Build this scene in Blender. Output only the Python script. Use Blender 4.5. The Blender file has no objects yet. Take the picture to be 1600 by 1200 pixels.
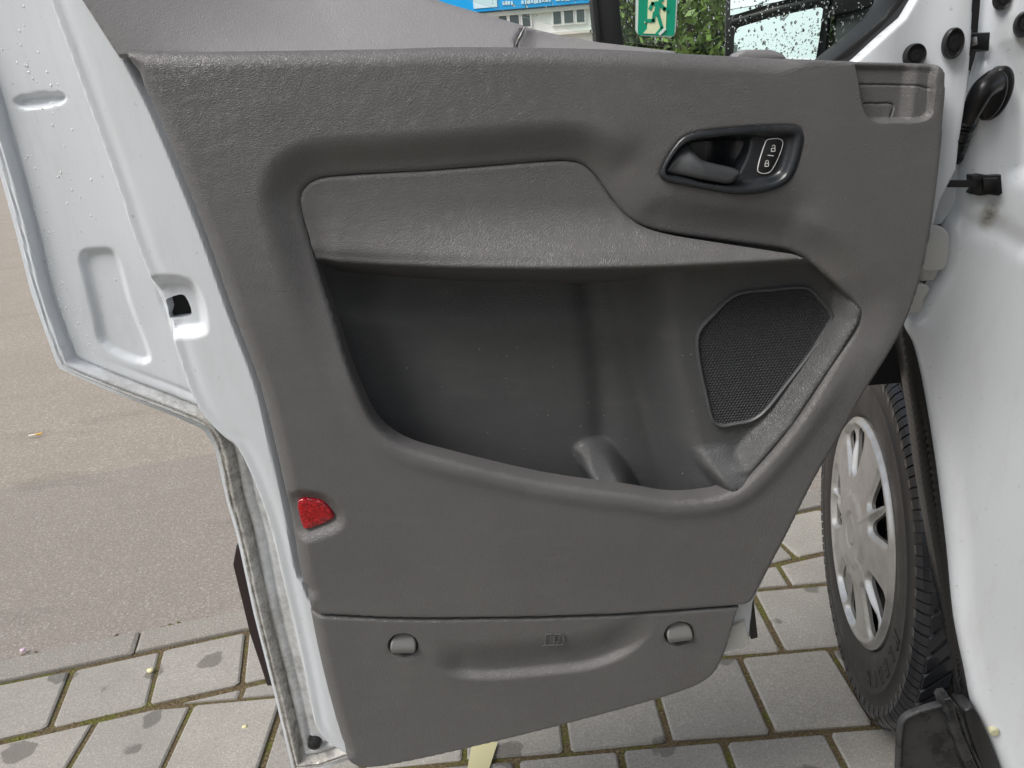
import bpy, bmesh, math, random
import numpy as np
from mathutils import Matrix, Vector
random.seed(7); rng = np.random.default_rng(7)
sc = bpy.context.scene
C = sc.collection

# ------------------------------------------------------------------ camera, sky, sun, exposure
F_PX = 1200.0; PITCH = math.radians(21.5); ROLL = math.radians(-4.75); H = 1.17
cam_d = bpy.data.cameras.new('camera'); cam = bpy.data.objects.new('camera', cam_d); C.objects.link(cam)
cam_d.sensor_fit = 'HORIZONTAL'; cam_d.sensor_width = 36.0; cam_d.lens = 36.0 * F_PX / 1600.0
cam_d.clip_start = 0.02; cam_d.clip_end = 2000
cam.matrix_world = (Matrix.Translation((0, 0, H)) @ Matrix.Rotation(math.pi/2 - PITCH, 4, 'X') @ Matrix.Rotation(ROLL, 4, 'Z'))
sc.camera = cam
SUN_EL, SUN_AZ = math.radians(52), math.radians(238)      # azimuth clockwise from +Y: high on the left
w = bpy.data.worlds.new('World'); sc.world = w; w.use_nodes = True
nt = w.node_tree; bgn = nt.nodes['Background']
sky = nt.nodes.new('ShaderNodeTexSky'); sky.sky_type = 'NISHITA'; sky.sun_disc = False
sky.sun_elevation = SUN_EL; sky.sun_rotation = SUN_AZ; sky.air_density = 1.0; sky.dust_density = 4.0; sky.ozone_density = 1.0
hs = nt.nodes.new('ShaderNodeHueSaturation'); hs.inputs['Saturation'].default_value = 0.42
nt.links.new(sky.outputs[0], hs.inputs['Color']); nt.links.new(hs.outputs[0], bgn.inputs['Color'])
bgn.inputs['Strength'].default_value = 0.13
sun_d = bpy.data.lights.new('sun', 'SUN'); sun_d.energy = 1.5; sun_d.angle = math.radians(24); sun_d.color = (1, 0.965, 0.92)
sun = bpy.data.objects.new('sun', sun_d); C.objects.link(sun)
sdir = Vector((math.sin(SUN_AZ)*math.cos(SUN_EL), math.cos(SUN_AZ)*math.cos(SUN_EL), math.sin(SUN_EL)))
sun.rotation_euler = (-sdir).to_track_quat('-Z', 'Y').to_euler()
sc.view_settings.view_transform = 'Standard'; sc.view_settings.look = 'None'
sc.view_settings.gamma = 1.0; sc.view_settings.exposure = 0.57; sc.view_settings.use_curve_mapping = False
sc.cycles.max_bounces = 6; sc.cycles.transparent_max_bounces = 12
sc.cycles.sample_clamp_indirect = 6.0

# ------------------------------------------------------------------ helpers: rays of the photograph onto planes of the place
cP, sP, cR, sR = math.cos(PITCH), math.sin(PITCH), math.cos(ROLL), math.sin(ROLL)
def ray(px, py):
    x, y = px - 800, 600 - py
    x, y = x*cR - y*sR, x*sR + y*cR
    a, b = x/F_PX, y/F_PX
    return np.array((a, cP + b*sP, -sP + b*cP))
def G(px, py, z=0.0):
    r = ray(px, py); t = (z - H)/r[2]; return np.array((r[0]*t, r[1]*t))
class Frame:                                  # a plane of the place: u along U, z up, w towards N
    def __init__(s, O, U, N): s.O = np.array(O, float); s.U = np.array(U, float); s.N = np.array(N, float)
    def px(s, pts, w=0.0):
        out = []
        for p in pts:
            r = ray(*p); o = s.O + s.N*w
            t = ((o - (0, 0, H)) @ s.N)/(r @ s.N); q = r*t + (0, 0, H)
            out.append(((q - s.O) @ s.U, q[2]))
        return np.array(out)
    def p3(s, u, z, w):
        u = np.asarray(u)[..., None]; z = np.asarray(z)[..., None]; w = np.asarray(w)[..., None]
        base = s.O*np.array((1, 1, 0)) + u*s.U + w*s.N
        return base + z*np.array((0, 0, 1.0))
def cr(pts, closed=True, n=6):                # smooth curve through points
    P = np.array(pts, float); m = len(P); out = []
    rngi = range(m) if closed else range(m-1)
    for i in rngi:
        if closed: a, b, c, d = P[(i-1) % m], P[i], P[(i+1) % m], P[(i+2) % m]
        else: a, b, c, d = P[max(i-1, 0)], P[i], P[i+1], P[min(i+2, m-1)]
        def tj(ti, p, q): return ti + max(np.linalg.norm(q-p), 1e-6)**0.5
        t0 = 0; t1 = tj(t0, a, b); t2 = tj(t1, b, c); t3 = tj(t2, c, d)
        for k in range(n):
            t = t1 + (t2-t1)*k/n
            A1 = (t1-t)/(t1-t0)*a + (t-t0)/(t1-t0)*b if t1-t0 > 1e-2 else b
            A2 = (t2-t)/(t2-t1)*b + (t-t1)/(t2-t1)*c
            A3 = (t3-t)/(t3-t2)*c + (t-t2)/(t3-t2)*d if t3-t2 > 1e-2 else c
            B1 = (t2-t)/(t2-t0)*A1 + (t-t0)/(t2-t0)*A2
            B2 = (t3-t)/(t3-t1)*A2 + (t-t1)/(t3-t1)*A3
            out.append((t2-t)/(t2-t1)*B1 + (t-t1)/(t2-t1)*B2)
    if not closed: out.append(P[-1])
    return np.array(out)
def sd(P, X, Z, near=False, margin=None):     # signed distance to a polygon, negative inside
    P = np.asarray(P); shp = X.shape; x = X.ravel(); z = Z.ravel()
    if margin is not None:
        m = (x > P[:, 0].min()-margin) & (x < P[:, 0].max()+margin) & (z > P[:, 1].min()-margin) & (z < P[:, 1].max()+margin)
        out = np.full(x.shape, margin); 
        if m.any(): out[m] = sd(P, x[m], z[m])
        return out.reshape(shp)
    d2 = np.full(x.shape, 1e9); ins = np.zeros(x.shape, bool); nx = np.zeros(x.shape); nz = np.zeros(x.shape)
    Q = np.roll(P, -1, 0)
    for (ax, az), (bx, bz) in zip(P, Q):
        dx, dz = bx-ax, bz-az; L = dx*dx+dz*dz
        if L < 1e-14: continue
        t = np.clip(((x-ax)*dx + (z-az)*dz)/L, 0, 1); cx, cz = ax+t*dx, az+t*dz
        e = (x-cx)**2 + (z-cz)**2; m = e < d2; d2[m] = e[m]
        if near: nx[m] = cx[m]; nz[m] = cz[m]
        if dz != 0:
            k = ((az > z) != (bz > z)) & (x < dx*(z-az)/dz + ax); ins ^= k
    s = np.sqrt(d2); s[ins] *= -1
    if near: return s.reshape(shp), nx.reshape(shp), nz.reshape(shp)
    return s.reshape(shp)
def dline(P, X, Z):                           # distance to an open line
    d2 = np.full(X.shape, 1e9)
    for (ax, az), (bx, bz) in zip(P[:-1], P[1:]):
        dx, dz = bx-ax, bz-az; L = dx*dx+dz*dz+1e-12
        t = np.clip(((X-ax)*dx + (Z-az)*dz)/L, 0, 1)
        d2 = np.minimum(d2, (X-ax-t*dx)**2 + (Z-az-t*dz)**2)
    return np.sqrt(d2)
def S(a, b, x):
    t = np.clip((x-a)/(b-a), 0, 1); return t*t*(3-2*t)
def roll(d, r):                               # drop of a quarter-round edge, d = distance inside the edge
    t = np.clip(1 - d/np.maximum(r, 1e-6), 0, 1); return r*(1 - np.sqrt(np.maximum(1 - t*t, 0)))
def mesh_obj(name, verts, faces, mat, parent=None, smooth=True, sharp=40, loc=None):
    me = bpy.data.meshes.new(name)
    V = np.asarray(verts, float)
    if loc is None and parent is not None: loc = parent.get('_base', (0, 0, 0))
    base = np.array(loc if loc is not None else (0, 0, 0), float)
    me.from_pydata((V - base).tolist(), [], [tuple(int(i) for i in f) for f in faces]); me.validate(); me.update()
    if smooth:
        me.shade_smooth()
        if sharp: me.set_sharp_from_angle(angle=math.radians(sharp))
    o = bpy.data.objects.new(name, me); C.objects.link(o)
    if parent is not None: o.parent = parent; o['_base'] = tuple(base)
    elif loc is not None: o.location = loc
    for m in (mat if isinstance(mat, (list, tuple)) else [mat]): me.materials.append(m)
    return o
def fix_normals(o):
    bm = bmesh.new(); bm.from_mesh(o.data); bmesh.ops.recalc_face_normals(bm, faces=bm.faces); bm.to_mesh(o.data); bm.free()
def heightfield(name, fr, outline, wf, res, mat, parent, holes=(), skirt=0.02, refx=(), refz=(), attr=None, sharp=35):
    outline = np.asarray(outline)
    def axis(lo, hi, ref):
        xs = np.arange(lo - res, hi + res*1.5, res)
        for a, b, r in ref:
            xs = np.concatenate([xs[(xs < a) | (xs > b)], np.arange(a, b, r)])
        return np.unique(np.round(xs, 6))
    xs = axis(outline[:, 0].min(), outline[:, 0].max(), refx); zs = axis(outline[:, 1].min(), outline[:, 1].max(), refz)
    X, Z = np.meshgrid(xs, zs)
    s, nx, nz = sd(outline, X, Z, True)
    for h in holes:
        h = np.asarray(h); m = (X > h[:, 0].min()-.02) & (X < h[:, 0].max()+.02) & (Z > h[:, 1].min()-.02) & (Z < h[:, 1].max()+.02)
        hsd, hx, hz = sd(h, X[m], Z[m], True); hsd = -hsd
        sm, xm, zm = s[m], nx[m], nz[m]; k = hsd > sm
        sm[k] = hsd[k]; xm[k] = hx[k]; zm[k] = hz[k]; s[m] = sm; nx[m] = xm; nz[m] = zm
    ins = s < 0
    cell = ins[:-1, :-1] | ins[1:, :-1] | ins[:-1, 1:] | ins[1:, 1:]
    snap = (~ins) | (s > -res*0.22)
    X = np.where(snap, nx, X); Z = np.where(snap, nz, Z)
    used = np.zeros(X.shape, bool)
    used[:-1, :-1] |= cell; used[1:, :-1] |= cell; used[:-1, 1:] |= cell; used[1:, 1:] |= cell
    idx = np.full(X.shape, -1); idx[used] = np.arange(used.sum())
    xu, zu = X[used], Z[used]
    wv = wf(xu, zu); av = None
    if isinstance(wv, tuple): wv, av = wv
    V = fr.p3(xu, zu, wv)
    a, b, c, d = idx[:-1, :-1][cell], idx[:-1, 1:][cell], idx[1:, 1:][cell], idx[1:, :-1][cell]
    Fc = np.stack([a, b, c, d], 1)
    # drop faces that lie wholly on the border
    faces = Fc.tolist()
    if skirt:
        e = {}
        for f in faces:
            for i in range(4):
                p, q = f[i], f[(i+1) % 4]; k = (p, q) if p < q else (q, p); e[k] = e.get(k, 0) + (1 if k == (p, q) else 100)
        bd = [(k if v == 1 else (k[1], k[0])) for k, v in e.items() if v in (1, 100)]
        new = {}; ext = []
        for p, q in bd:
            for r_ in (p, q):
                if r_ not in new: new[r_] = len(V) + len(ext); ext.append(V[r_] - fr.N*skirt)
            faces.append([q, p, new[p], new[q]])
        if ext: V = np.concatenate([V, np.array(ext)])
        if av is not None: av = np.concatenate([av, np.full(len(ext), av.mean())])
    o = mesh_obj(name, V, faces, mat, parent, True, sharp)
    if av is not None:
        at = o.data.attributes.new('dirt', 'FLOAT', 'POINT'); at.data.foreach_set('value', np.asarray(av, 'f')[:len(o.data.vertices)])
    return o
def prism(name, fr, poly, w0, w1, mat, parent, bevel=0.0, seg=2):
    poly = np.asarray(poly); bm = bmesh.new(); base = np.array(parent.get('_base', (0, 0, 0)))
    P = fr.p3(poly[:, 0], poly[:, 1], np.full(len(poly), w1)) - base
    vs = [bm.verts.new(p) for p in P]; f = bm.faces.new(vs)
    r = bmesh.ops.extrude_face_region(bm, geom=[f]); nv = [v for v in r['geom'] if isinstance(v, bmesh.types.BMVert)]
    for v in nv: v.co += Vector(fr.N*(w0-w1))
    bmesh.ops.recalc_face_normals(bm, faces=bm.faces)
    if bevel:
        front = [v for v in bm.verts if v not in nv]
        ed = [e for e in bm.edges if e.verts[0] in front and e.verts[1] in front]
        bmesh.ops.bevel(bm, geom=ed, offset=bevel, segments=seg, affect='EDGES', profile=.5, clamp_overlap=True)
    me = bpy.data.meshes.new(name); bm.to_mesh(me); bm.free(); me.shade_smooth(); me.set_sharp_from_angle(angle=math.radians(40))
    me.materials.append(mat)
    o = bpy.data.objects.new(name, me); C.objects.link(o); o.parent = parent; o['_base'] = tuple(base); return o
def tube_vf(path, rad, n=10, cap=True):
    P = np.array(path, float); m = len(P); rad = np.broadcast_to(rad, (m,)); V = []; Fs = []
    T = np.gradient(P, axis=0); T /= np.linalg.norm(T, axis=1)[:, None]
    up = np.array((0, 0, 1.0)); 
    if abs(T[0] @ up) > .9: up = np.array((1.0, 0, 0))
    for i in range(m):
        a = np.cross(T[i], up); a /= np.linalg.norm(a); b = np.cross(a, T[i]); up = b
        for k in range(n):
            t = 2*math.pi*k/n; V.append(P[i] + rad[i]*(math.cos(t)*a + math.sin(t)*b))
    for i in range(m-1):
        for k in range(n):
            Fs.append((i*n+k, i*n+(k+1) % n, (i+1)*n+(k+1) % n, (i+1)*n+k))
    if cap: Fs.append(tuple(range(n-1, -1, -1))); Fs.append(tuple((m-1)*n+k for k in range(n)))
    return V, Fs
def tube(name, path, rad, mat, parent, n=10):
    V, Fs = tube_vf(path, rad, n); return mesh_obj(name, V, Fs, mat, parent)
def box_vf(c, sx, sy, sz, U=(1, 0, 0), Wd=(0, 1, 0)):
    U = np.array(U); Wd = np.array(Wd); c = np.array(c, float); V = []
    for k in (-1, 1):
        for j in (-1, 1):
            for i in (-1, 1): V.append(c + U*sx*i/2 + Wd*sy*j/2 + np.array((0, 0, 1))*sz*k/2)
    return V, [(0, 2, 3, 1), (4, 5, 7, 6), (0, 1, 5, 4), (2, 6, 7, 3), (0, 4, 6, 2), (1, 3, 7, 5)]
def box(name, c, sx, sy, sz, mat, parent=None, U=(1, 0, 0), Wd=(0, 1, 0), bevel=0.0, loc=None):
    V, Fs = box_vf(c, sx, sy, sz, U, Wd); o = mesh_obj(name, V, Fs, mat, parent, bevel > 0, 40, loc)
    if bevel:
        bm = bmesh.new(); bm.from_mesh(o.data); bmesh.ops.bevel(bm, geom=bm.edges[:], offset=bevel, segments=2, affect='EDGES'); bm.to_mesh(o.data); bm.free()
        o.data.shade_smooth(); o.data.set_sharp_from_angle(angle=math.radians(50))
    return o
class Acc:
    def __init__(s): s.V = []; s.F = []; s.n = 0
    def add(s, V, Fs): s.V.extend([tuple(v) for v in V]); s.F.extend([tuple(i+s.n for i in f) for f in Fs]); s.n += len(V)
def root(name, loc, label, cat, group=None):
    o = bpy.data.objects.new(name, None); C.objects.link(o); o.location = loc; o['_base'] = tuple(loc)
    o['label'] = label; o['category'] = cat
    if group: o['group'] = group
    return o
def tag(o, label, cat, group=None):
    o['label'] = label; o['category'] = cat
    if group: o['group'] = group
    return o

# ------------------------------------------------------------------ materials
def mat(name, col, rough=.5, metal=0.0, spec=.5, coat=0.0):
    m = bpy.data.materials.new(name); m.use_nodes = True; b = m.node_tree.nodes['Principled BSDF']
    b.inputs['Base Color'].default_value = (*col, 1); b.inputs['Roughness'].default_value = rough; b.inputs['Metallic'].default_value = metal
    b.inputs['Specular IOR Level'].default_value = spec; b.inputs['Coat Weight'].default_value = coat; b.inputs['Coat Roughness'].default_value = .08
    return m
def N_(m, t, **k):
    n = m.node_tree.nodes.new(t)
    for a, v in k.items():
        if a in n.inputs: n.inputs[a].default_value = v
        else: setattr(n, a, v)
    return n
def L_(m, a, b): m.node_tree.links.new(a, b)
def coords(m, scale=(1, 1, 1)):
    tc = N_(m, 'ShaderNodeTexCoord'); mp = N_(m, 'ShaderNodeMapping'); mp.inputs['Scale'].default_value = scale
    L_(m, tc.outputs['Object'], mp.inputs['Vector']); return mp.outputs['Vector']
def ramp(m, src, stops):
    r = N_(m, 'ShaderNodeValToRGB'); e = r.color_ramp.elements
    while len(e) < len(stops): e.new(.5)
    for i, (p, c) in enumerate(stops):
        e[i].position = p; e[i].color = (*c, 1) if len(c) == 3 else c
    L_(m, src, r.inputs[0]); return r.outputs['Color']
def noise(m, vec, scale, detail=4, rough=.6):
    n = N_(m, 'ShaderNodeTexNoise', Scale=scale, Detail=detail, Roughness=rough); L_(m, vec, n.inputs['Vector']); return n.outputs['Fac']
def bsdf(m): return m.node_tree.nodes['Principled BSDF']
def bump(m, h, strength, dist=.001, prev=None):
    b = N_(m, 'ShaderNodeBump', Strength=strength, Distance=dist); L_(m, h, b.inputs['Height'])
    if prev is not None: L_(m, prev, b.inputs['Normal'])
    return b.outputs['Normal']
def mix(m, f, a, b, mode='MIX'):
    n = N_(m, 'ShaderNodeMix'); n.data_type = 'RGBA'; n.blend_type = mode
    for sck, v in ((n.inputs[0], f), (n.inputs[6], a), (n.inputs[7], b)):
        if isinstance(v, (int, float)): sck.default_value = v
        elif isinstance(v, tuple): sck.default_value = (*v, 1)
        else: L_(m, v, sck)
    return n.outputs[2]
def grain_plastic(name, c0, c1, rough, strength, sx=340, sz=560):
    m = mat(name, c0, rough); v0 = coords(m)
    n1 = N_(m, 'ShaderNodeTexNoise', Scale=75.0, Detail=2.0); L_(m, v0, n1.inputs['Vector'])
    ad = N_(m, 'ShaderNodeVectorMath', operation='MULTIPLY_ADD'); L_(m, n1.outputs['Color'], ad.inputs[0]); ad.inputs[1].default_value = (.012, .012, .012); L_(m, v0, ad.inputs[2])
    mp = N_(m, 'ShaderNodeMapping'); mp.inputs['Scale'].default_value = (sx, sx, sz); mp.inputs['Rotation'].default_value = (0, .25, 0); L_(m, ad.outputs[0], mp.inputs['Vector'])
    vo = N_(m, 'ShaderNodeTexVoronoi', feature='DISTANCE_TO_EDGE', Scale=1.0); L_(m, mp.outputs[0], vo.inputs['Vector'])
    cl = N_(m, 'ShaderNodeMath', operation='MINIMUM'); L_(m, vo.outputs['Distance'], cl.inputs[0]); cl.inputs[1].default_value = .22
    nr = bump(m, cl.outputs[0], strength, .0022)
    L_(m, nr, bsdf(m).inputs['Normal'])
    f = noise(m, v0, 6, 5); col = mix(m, ramp(m, f, [(.35, (0, 0, 0)), (.7, (1, 1, 1))]), c0, c1); 
    # rub marks and dust
    sm = noise(m, coords(m, (3, 3, 9)), 4, 6, .7); col = mix(m, ramp(m, sm, [(.52, (0, 0, 0)), (.80, (.18, .18, .18))]), col, (.21, .205, .20))
    sc2 = noise(m, coords(m, (14, 14, 3.5)), 2.2, 8, .8); col = mix(m, ramp(m, sc2, [(.66, (0, 0, 0)), (.72, (.35, .35, .35)), (.78, (0, 0, 0))]), col, (.24, .235, .23))
    L_(m, col, bsdf(m).inputs['Base Color'])
    rr = ramp(m, noise(m, v0, 9, 4), [(.3, (rough-.10,)*3), (.7, (rough+.12,)*3)]); L_(m, rr, bsdf(m).inputs['Roughness'])
    return m
M = {}
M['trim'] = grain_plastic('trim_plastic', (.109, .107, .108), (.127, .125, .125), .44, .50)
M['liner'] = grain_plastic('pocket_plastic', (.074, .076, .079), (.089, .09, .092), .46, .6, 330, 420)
M['upper'] = grain_plastic('skylit_trim_plastic', (.215, .212, .22), (.235, .23, .235), .46, .3)  # same plastic as the trim, paler colour paints in grazing skylight
M['dark_plastic'] = grain_plastic('dark_plastic', (.017, .020, .024), (.022, .025, .029), .30, .08, 600, 600)
M['grille'] = mat('grille_plastic', (.085, .088, .092), .4); M['lever'] = mat('lever_plastic', (.048, .051, .055), .3)
M['knob'] = mat('knob_plastic', (.115, .115, .112), .4)
M['black'] = mat('black_plastic', (.012, .013, .014), .4)
M['rubber'] = mat('black_rubber', (.012, .012, .013), .33)
M['void'] = mat('dark_cavity', (.008, .008, .009), .8)
M['white_print'] = mat('white_print', (.8, .8, .8), .5)
def paint(name, dirt_attr=False, base=(.685, .72, .76)):
    m = mat(name, base, .22, coat=.6); v = coords(m)
    f = noise(m, v, 14, 7, .68); sp = noise(m, v, 160, 3, .5); st = noise(m, coords(m, (30, 30, 6)), 1.6, 6, .7)
    col = mix(m, ramp(m, st, [(.5, (0, 0, 0)), (.78, (.28, .28, .28))]), base, (.5, .5, .48))
    col = mix(m, ramp(m, sp, [(.68, (0, 0, 0)), (.76, (.4, .4, .4))]), col, (.28, .27, .25))
    if dirt_attr:
        at = N_(m, 'ShaderNodeAttribute', attribute_name='dirt')
        k = N_(m, 'ShaderNodeMath', operation='MULTIPLY_ADD'); L_(m, f, k.inputs[0]); k.inputs[1].default_value = 1.6; L_(m, at.outputs['Fac'], k.inputs[2])
        dm = ramp(m, k.outputs[0], [(.98/2, (0, 0, 0)), (1.0, (1, 1, 1))])
        kk = N_(m, 'ShaderNodeMath', operation='MULTIPLY'); L_(m, k.outputs[0], kk.inputs[0]); kk.inputs[1].default_value = .5
        r = [n for n in m.node_tree.nodes if n.type == 'VALTORGB'][-1]; L_(m, kk.outputs[0], r.inputs[0])
        r.color_ramp.elements[0].position = .52; r.color_ramp.elements[1].position = .98
        dcol = ramp(m, noise(m, v, 90, 6, .75), [(.3, (.12, .11, .10)), (.55, (.42, .41, .385)), (.8, (.64, .64, .62))])
        col = mix(m, dm, col, dcol); L_(m, mix(m, dm, (.3, .3, .3), (.7, .7, .7)), bsdf(m).inputs['Roughness'])
    L_(m, col, bsdf(m).inputs['Base Color'])
    L_(m, bump(m, noise(m, v, 18, 1), .02, .004), bsdf(m).inputs['Normal'])
    return m
M['paint'] = paint('white_paint', True)
M['paint2'] = paint('white_paint_body', True)
M['dirty_paint'] = paint('dirty_hinge_paint', False, (.6, .6, .58))
def glass(name, tint=(.93, .97, .95), gl=.06):
    m = bpy.data.materials.new(name); m.use_nodes = True; t = m.node_tree; t.nodes.clear()
    o = t.nodes.new('ShaderNodeOutputMaterial'); tr = t.nodes.new('ShaderNodeBsdfTransparent'); tr.inputs[0].default_value = (*tint, 1)
    g = t.nodes.new('ShaderNodeBsdfGlossy'); g.inputs['Roughness'].default_value = .02
    lw = t.nodes.new('ShaderNodeFresnel'); lw.inputs[0].default_value = 1.35; mx = t.nodes.new('ShaderNodeMixShader')
    t.links.new(lw.outputs[0], mx.inputs[0]); t.links.new(tr.outputs[0], mx.inputs[1]); t.links.new(g.outputs[0], mx.inputs[2]); t.links.new(mx.outputs[0], o.inputs[0])
    return m
M['glass'] = glass('window_glass')
def water():
    m = mat('water_drop', (1, 1, 1), .0); b = bsdf(m); b.inputs['Transmission Weight'].default_value = 1; b.inputs['IOR'].default_value = 1.33; return m
M['water'] = water(); M['bead'] = mat('water_bead', (.80, .83, .86), .04, coat=1.0); M['dbead'] = glass('water_bead_clear', (.97, .98, .99))
M['mirror'] = mat('mirror_glass', (.86, .89, .88), .02, 1.0)
M['green'] = mat('sign_green', (.0, .33, .19), .35)
M['cream'] = mat('sign_cream', (.80, .86, .55), .45)
M['signwhite'] = mat('sign_border', (.75, .85, .8), .4)
def red_lens():
    m = mat('red_reflector', (.62, .008, .018), .1, coat=.8); v = coords(m)
    vo = N_(m, 'ShaderNodeTexVoronoi', Scale=420.0); L_(m, v, vo.inputs['Vector'])
    L_(m, bump(m, vo.outputs['Distance'], .8, .001), bsdf(m).inputs['Normal'])
    L_(m, ramp(m, vo.outputs['Color'], [(0, (.12, .0, .004)), (1, (.55, .008, .018))]), bsdf(m).inputs['Base Color']); return m
M['red'] = red_lens()
def tyre_m():
    m = mat('tyre_rubber', (.02, .02, .021), .42); v = coords(m)
    f = noise(m, v, 12, 6, .65); L_(m, mix(m, ramp(m, f, [(.45, (0, 0, 0)), (.8, (.7, .7, .7))]), (.012, .012, .013), (.045, .040, .036)), bsdf(m).inputs['Base Color'])
    L_(m, ramp(m, f, [(.3, (.3,)*3), (.7, (.6,)*3)]), bsdf(m).inputs['Roughness']); return m
M['tyre'] = tyre_m()
M['tread'] = mat('wet_tread', (.012, .013, .016), .22)
def silver():
    m = mat('silver_cover', (.52, .52, .51), .28, .7); v = coords(m)
    f = noise(m, v, 30, 6, .7); L_(m, mix(m, ramp(m, f, [(.45, (0, 0, 0)), (.8, (.7, .7, .7))]), (.52, .52, .51), (.30, .265, .23)), bsdf(m).inputs['Base Color']); return m
M['silver'] = silver()
def flap():
    m = mat('mud_flap', (.02, .021, .023), .35); v = coords(m); f = noise(m, v, 14, 5, .6)
    L_(m, ramp(m, f, [(.45, (.012, .013, .015)), (.55, (.035, .036, .038))]), bsdf(m).inputs['Base Color']); L_(m, ramp(m, f, [(.45, (.12,)*3), (.56, (.6,)*3)]), bsdf(m).inputs['Roughness']); return m
M['flap'] = flap()
def paver_m(name, c0, c1, spots=True):
    m = mat(name, c0, .85); tc = N_(m, 'ShaderNodeTexCoord'); oi = N_(m, 'ShaderNodeObjectInfo')
    geo = N_(m, 'ShaderNodeNewGeometry'); v = geo.outputs['Position']
    g = N_(m, 'ShaderNodeTexVoronoi', Scale=420.0); L_(m, v, g.inputs['Vector'])
    f = noise(m, v, 260, 3, .7); col = mix(m, ramp(m, f, [(.35, (0, 0, 0)), (.65, (1, 1, 1))]), c0, c1)
    col = mix(m, ramp(m, g.outputs['Color'], [(.78, (0, 0, 0)), (.95, (.75, .75, .75))]), col, (.50, .48, .44))
    big = noise(m, v, 9, 4, .55); col = mix(m, ramp(m, big, [(.35, (.25,)*3), (.7, (0, 0, 0))]), col, (.17, .16, .14))
    rnd = ramp(m, oi.outputs['Random'], [(0, (.86, .86, .86)), (1, (1.08, 1.07, 1.05))]); col = mix(m, 1.0, col, rnd, 'MULTIPLY')
    if spots:
        w_ = N_(m, 'ShaderNodeTexVoronoi', Scale=9.0); 
        wn = N_(m, 'ShaderNodeTexNoise', Scale=30.0, Detail=3.0); L_(m, v, wn.inputs['Vector'])
        ad = N_(m, 'ShaderNodeVectorMath', operation='MULTIPLY_ADD'); L_(m, wn.outputs['Color'], ad.inputs[0]); ad.inputs[1].default_value = (.035,)*3; L_(m, v, ad.inputs[2]); L_(m, ad.outputs[0], w_.inputs['Vector'])
        sz = N_(m, 'ShaderNodeMath', operation='MULTIPLY_ADD'); L_(m, w_.outputs['Color'], sz.inputs[0]); sz.inputs[1].default_value = -.9; L_(m, w_.outputs['Distance'], sz.inputs[2])
        wet = ramp(m, sz.outputs[0], [(.0, (1, 1, 1)), (.03, (0, 0, 0))])
        sz.inputs[1].default_value = -.33
        col = mix(m, wet, col, mix(m, 1.0, col, (.55, .54, .52), 'MULTIPLY'))
        L_(m, mix(m, wet, (.85,)*3, (.5,)*3), bsdf(m).inputs['Roughness'])
    L_(m, col, bsdf(m).inputs['Base Color']); L_(m, bump(m, f, .5, .0015), bsdf(m).inputs['Normal']); return m
M['paver'] = paver_m('concrete_paver', (.245, .234, .212), (.36, .346, .316))
M['kerb'] = paver_m('kerb_stone', (.17, .162, .145), (.31, .295, .265), False)
def joint_m():
    m = mat('mossy_joint', (.06, .05, .03), .95); v = coords(m); f = noise(m, v, 14, 4, .6); g = noise(m, v, 190, 4, .7)
    a = ramp(m, g, [(.3, (.05, .036, .02)), (.55, (.15, .11, .055)), (.75, (.36, .3, .2))]); b = ramp(m, g, [(.3, (.045, .05, .01)), (.6, (.16, .165, .025)), (.8, (.27, .26, .07))])
    L_(m, mix(m, ramp(m, f, [(.49, (0, 0, 0)), (.62, (1, 1, 1))]), a, b), bsdf(m).inputs['Base Color']); L_(m, bump(m, g, 1, .006), bsdf(m).inputs['Normal']); return m
M['joint'] = joint_m()
def asphalt(name, c0, c1, c2, sc_=1.0):
    m = mat(name, c0, .85); v = coords(m); g = N_(m, 'ShaderNodeTexVoronoi', Scale=260.0*sc_); L_(m, v, g.inputs['Vector'])
    f = noise(m, v, 150*sc_, 4, .75); col = mix(m, ramp(m, f, [(.35, (0, 0, 0)), (.65, (1, 1, 1))]), c0, c1)
    col = mix(m, ramp(m, g.outputs['Color'], [(.7, (0, 0, 0)), (.95, (.8, .8, .8))]), col, c2)
    b = noise(m, v, 2.2, 5, .6); col = mix(m, ramp(m, b, [(.35, (.3,)*3), (.65, (0, 0, 0))]), col, c0)
    st_ = noise(m, coords(m, (.7, 2.6, 1)), 1.3, 6, .65); col = mix(m, ramp(m, st_, [(.58, (0, 0, 0)), (.68, (.3,)*3)]), col, tuple(x*.5 for x in c0))
    L_(m, col, bsdf(m).inputs['Base Color']); L_(m, bump(m, f, .8, .004), bsdf(m).inputs['Normal']); return m
M['asphalt'] = asphalt('road_asphalt', (.195, .172, .15), (.30, .268, .236), (.47, .435, .39))
M['asphalt2'] = asphalt('old_asphalt', (.22, .19, .155), (.33, .295, .25), (.48, .45, .40), .6)
M['ypaint'] = mat('yellow_line_paint', (.56, .52, .30), .8)
def leafm(name, c):
    m = mat(name, c, .5); v = coords(m); f = noise(m, v, 1.1, 3); oi = N_(m, 'ShaderNodeNewGeometry')
    L_(m, mix(m, ramp(m, oi.outputs['Random Per Island'], [(0, (0, 0, 0)), (1, (1, 1, 1))]), tuple(x*.6 for x in c), tuple(x*1.5 for x in c)), bsdf(m).inputs['Base Color'])
    bsdf(m).inputs['Transmission Weight'].default_value = 0.0; return m
M['leaf'] = leafm('leaf_green', (.10, .165, .03)); M['leaf2'] = leafm('leaf_dark', (.05, .095, .028))
M['bark'] = mat('bark', (.08, .06, .045), .9)
M['render'] = mat('white_render', (.74, .76, .73), .85); M['blue'] = mat('blue_sign', (.0, .36, .80), .5); M['wpane'] = mat('window_pane', (.10, .13, .13), .15)
M['frame'] = mat('window_frame', (.78, .78, .76), .5); M['ledge'] = mat('ledge', (.62, .62, .55), .8); M['pale'] = mat('pale_print', (.62, .80, .88), .5)
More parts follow.
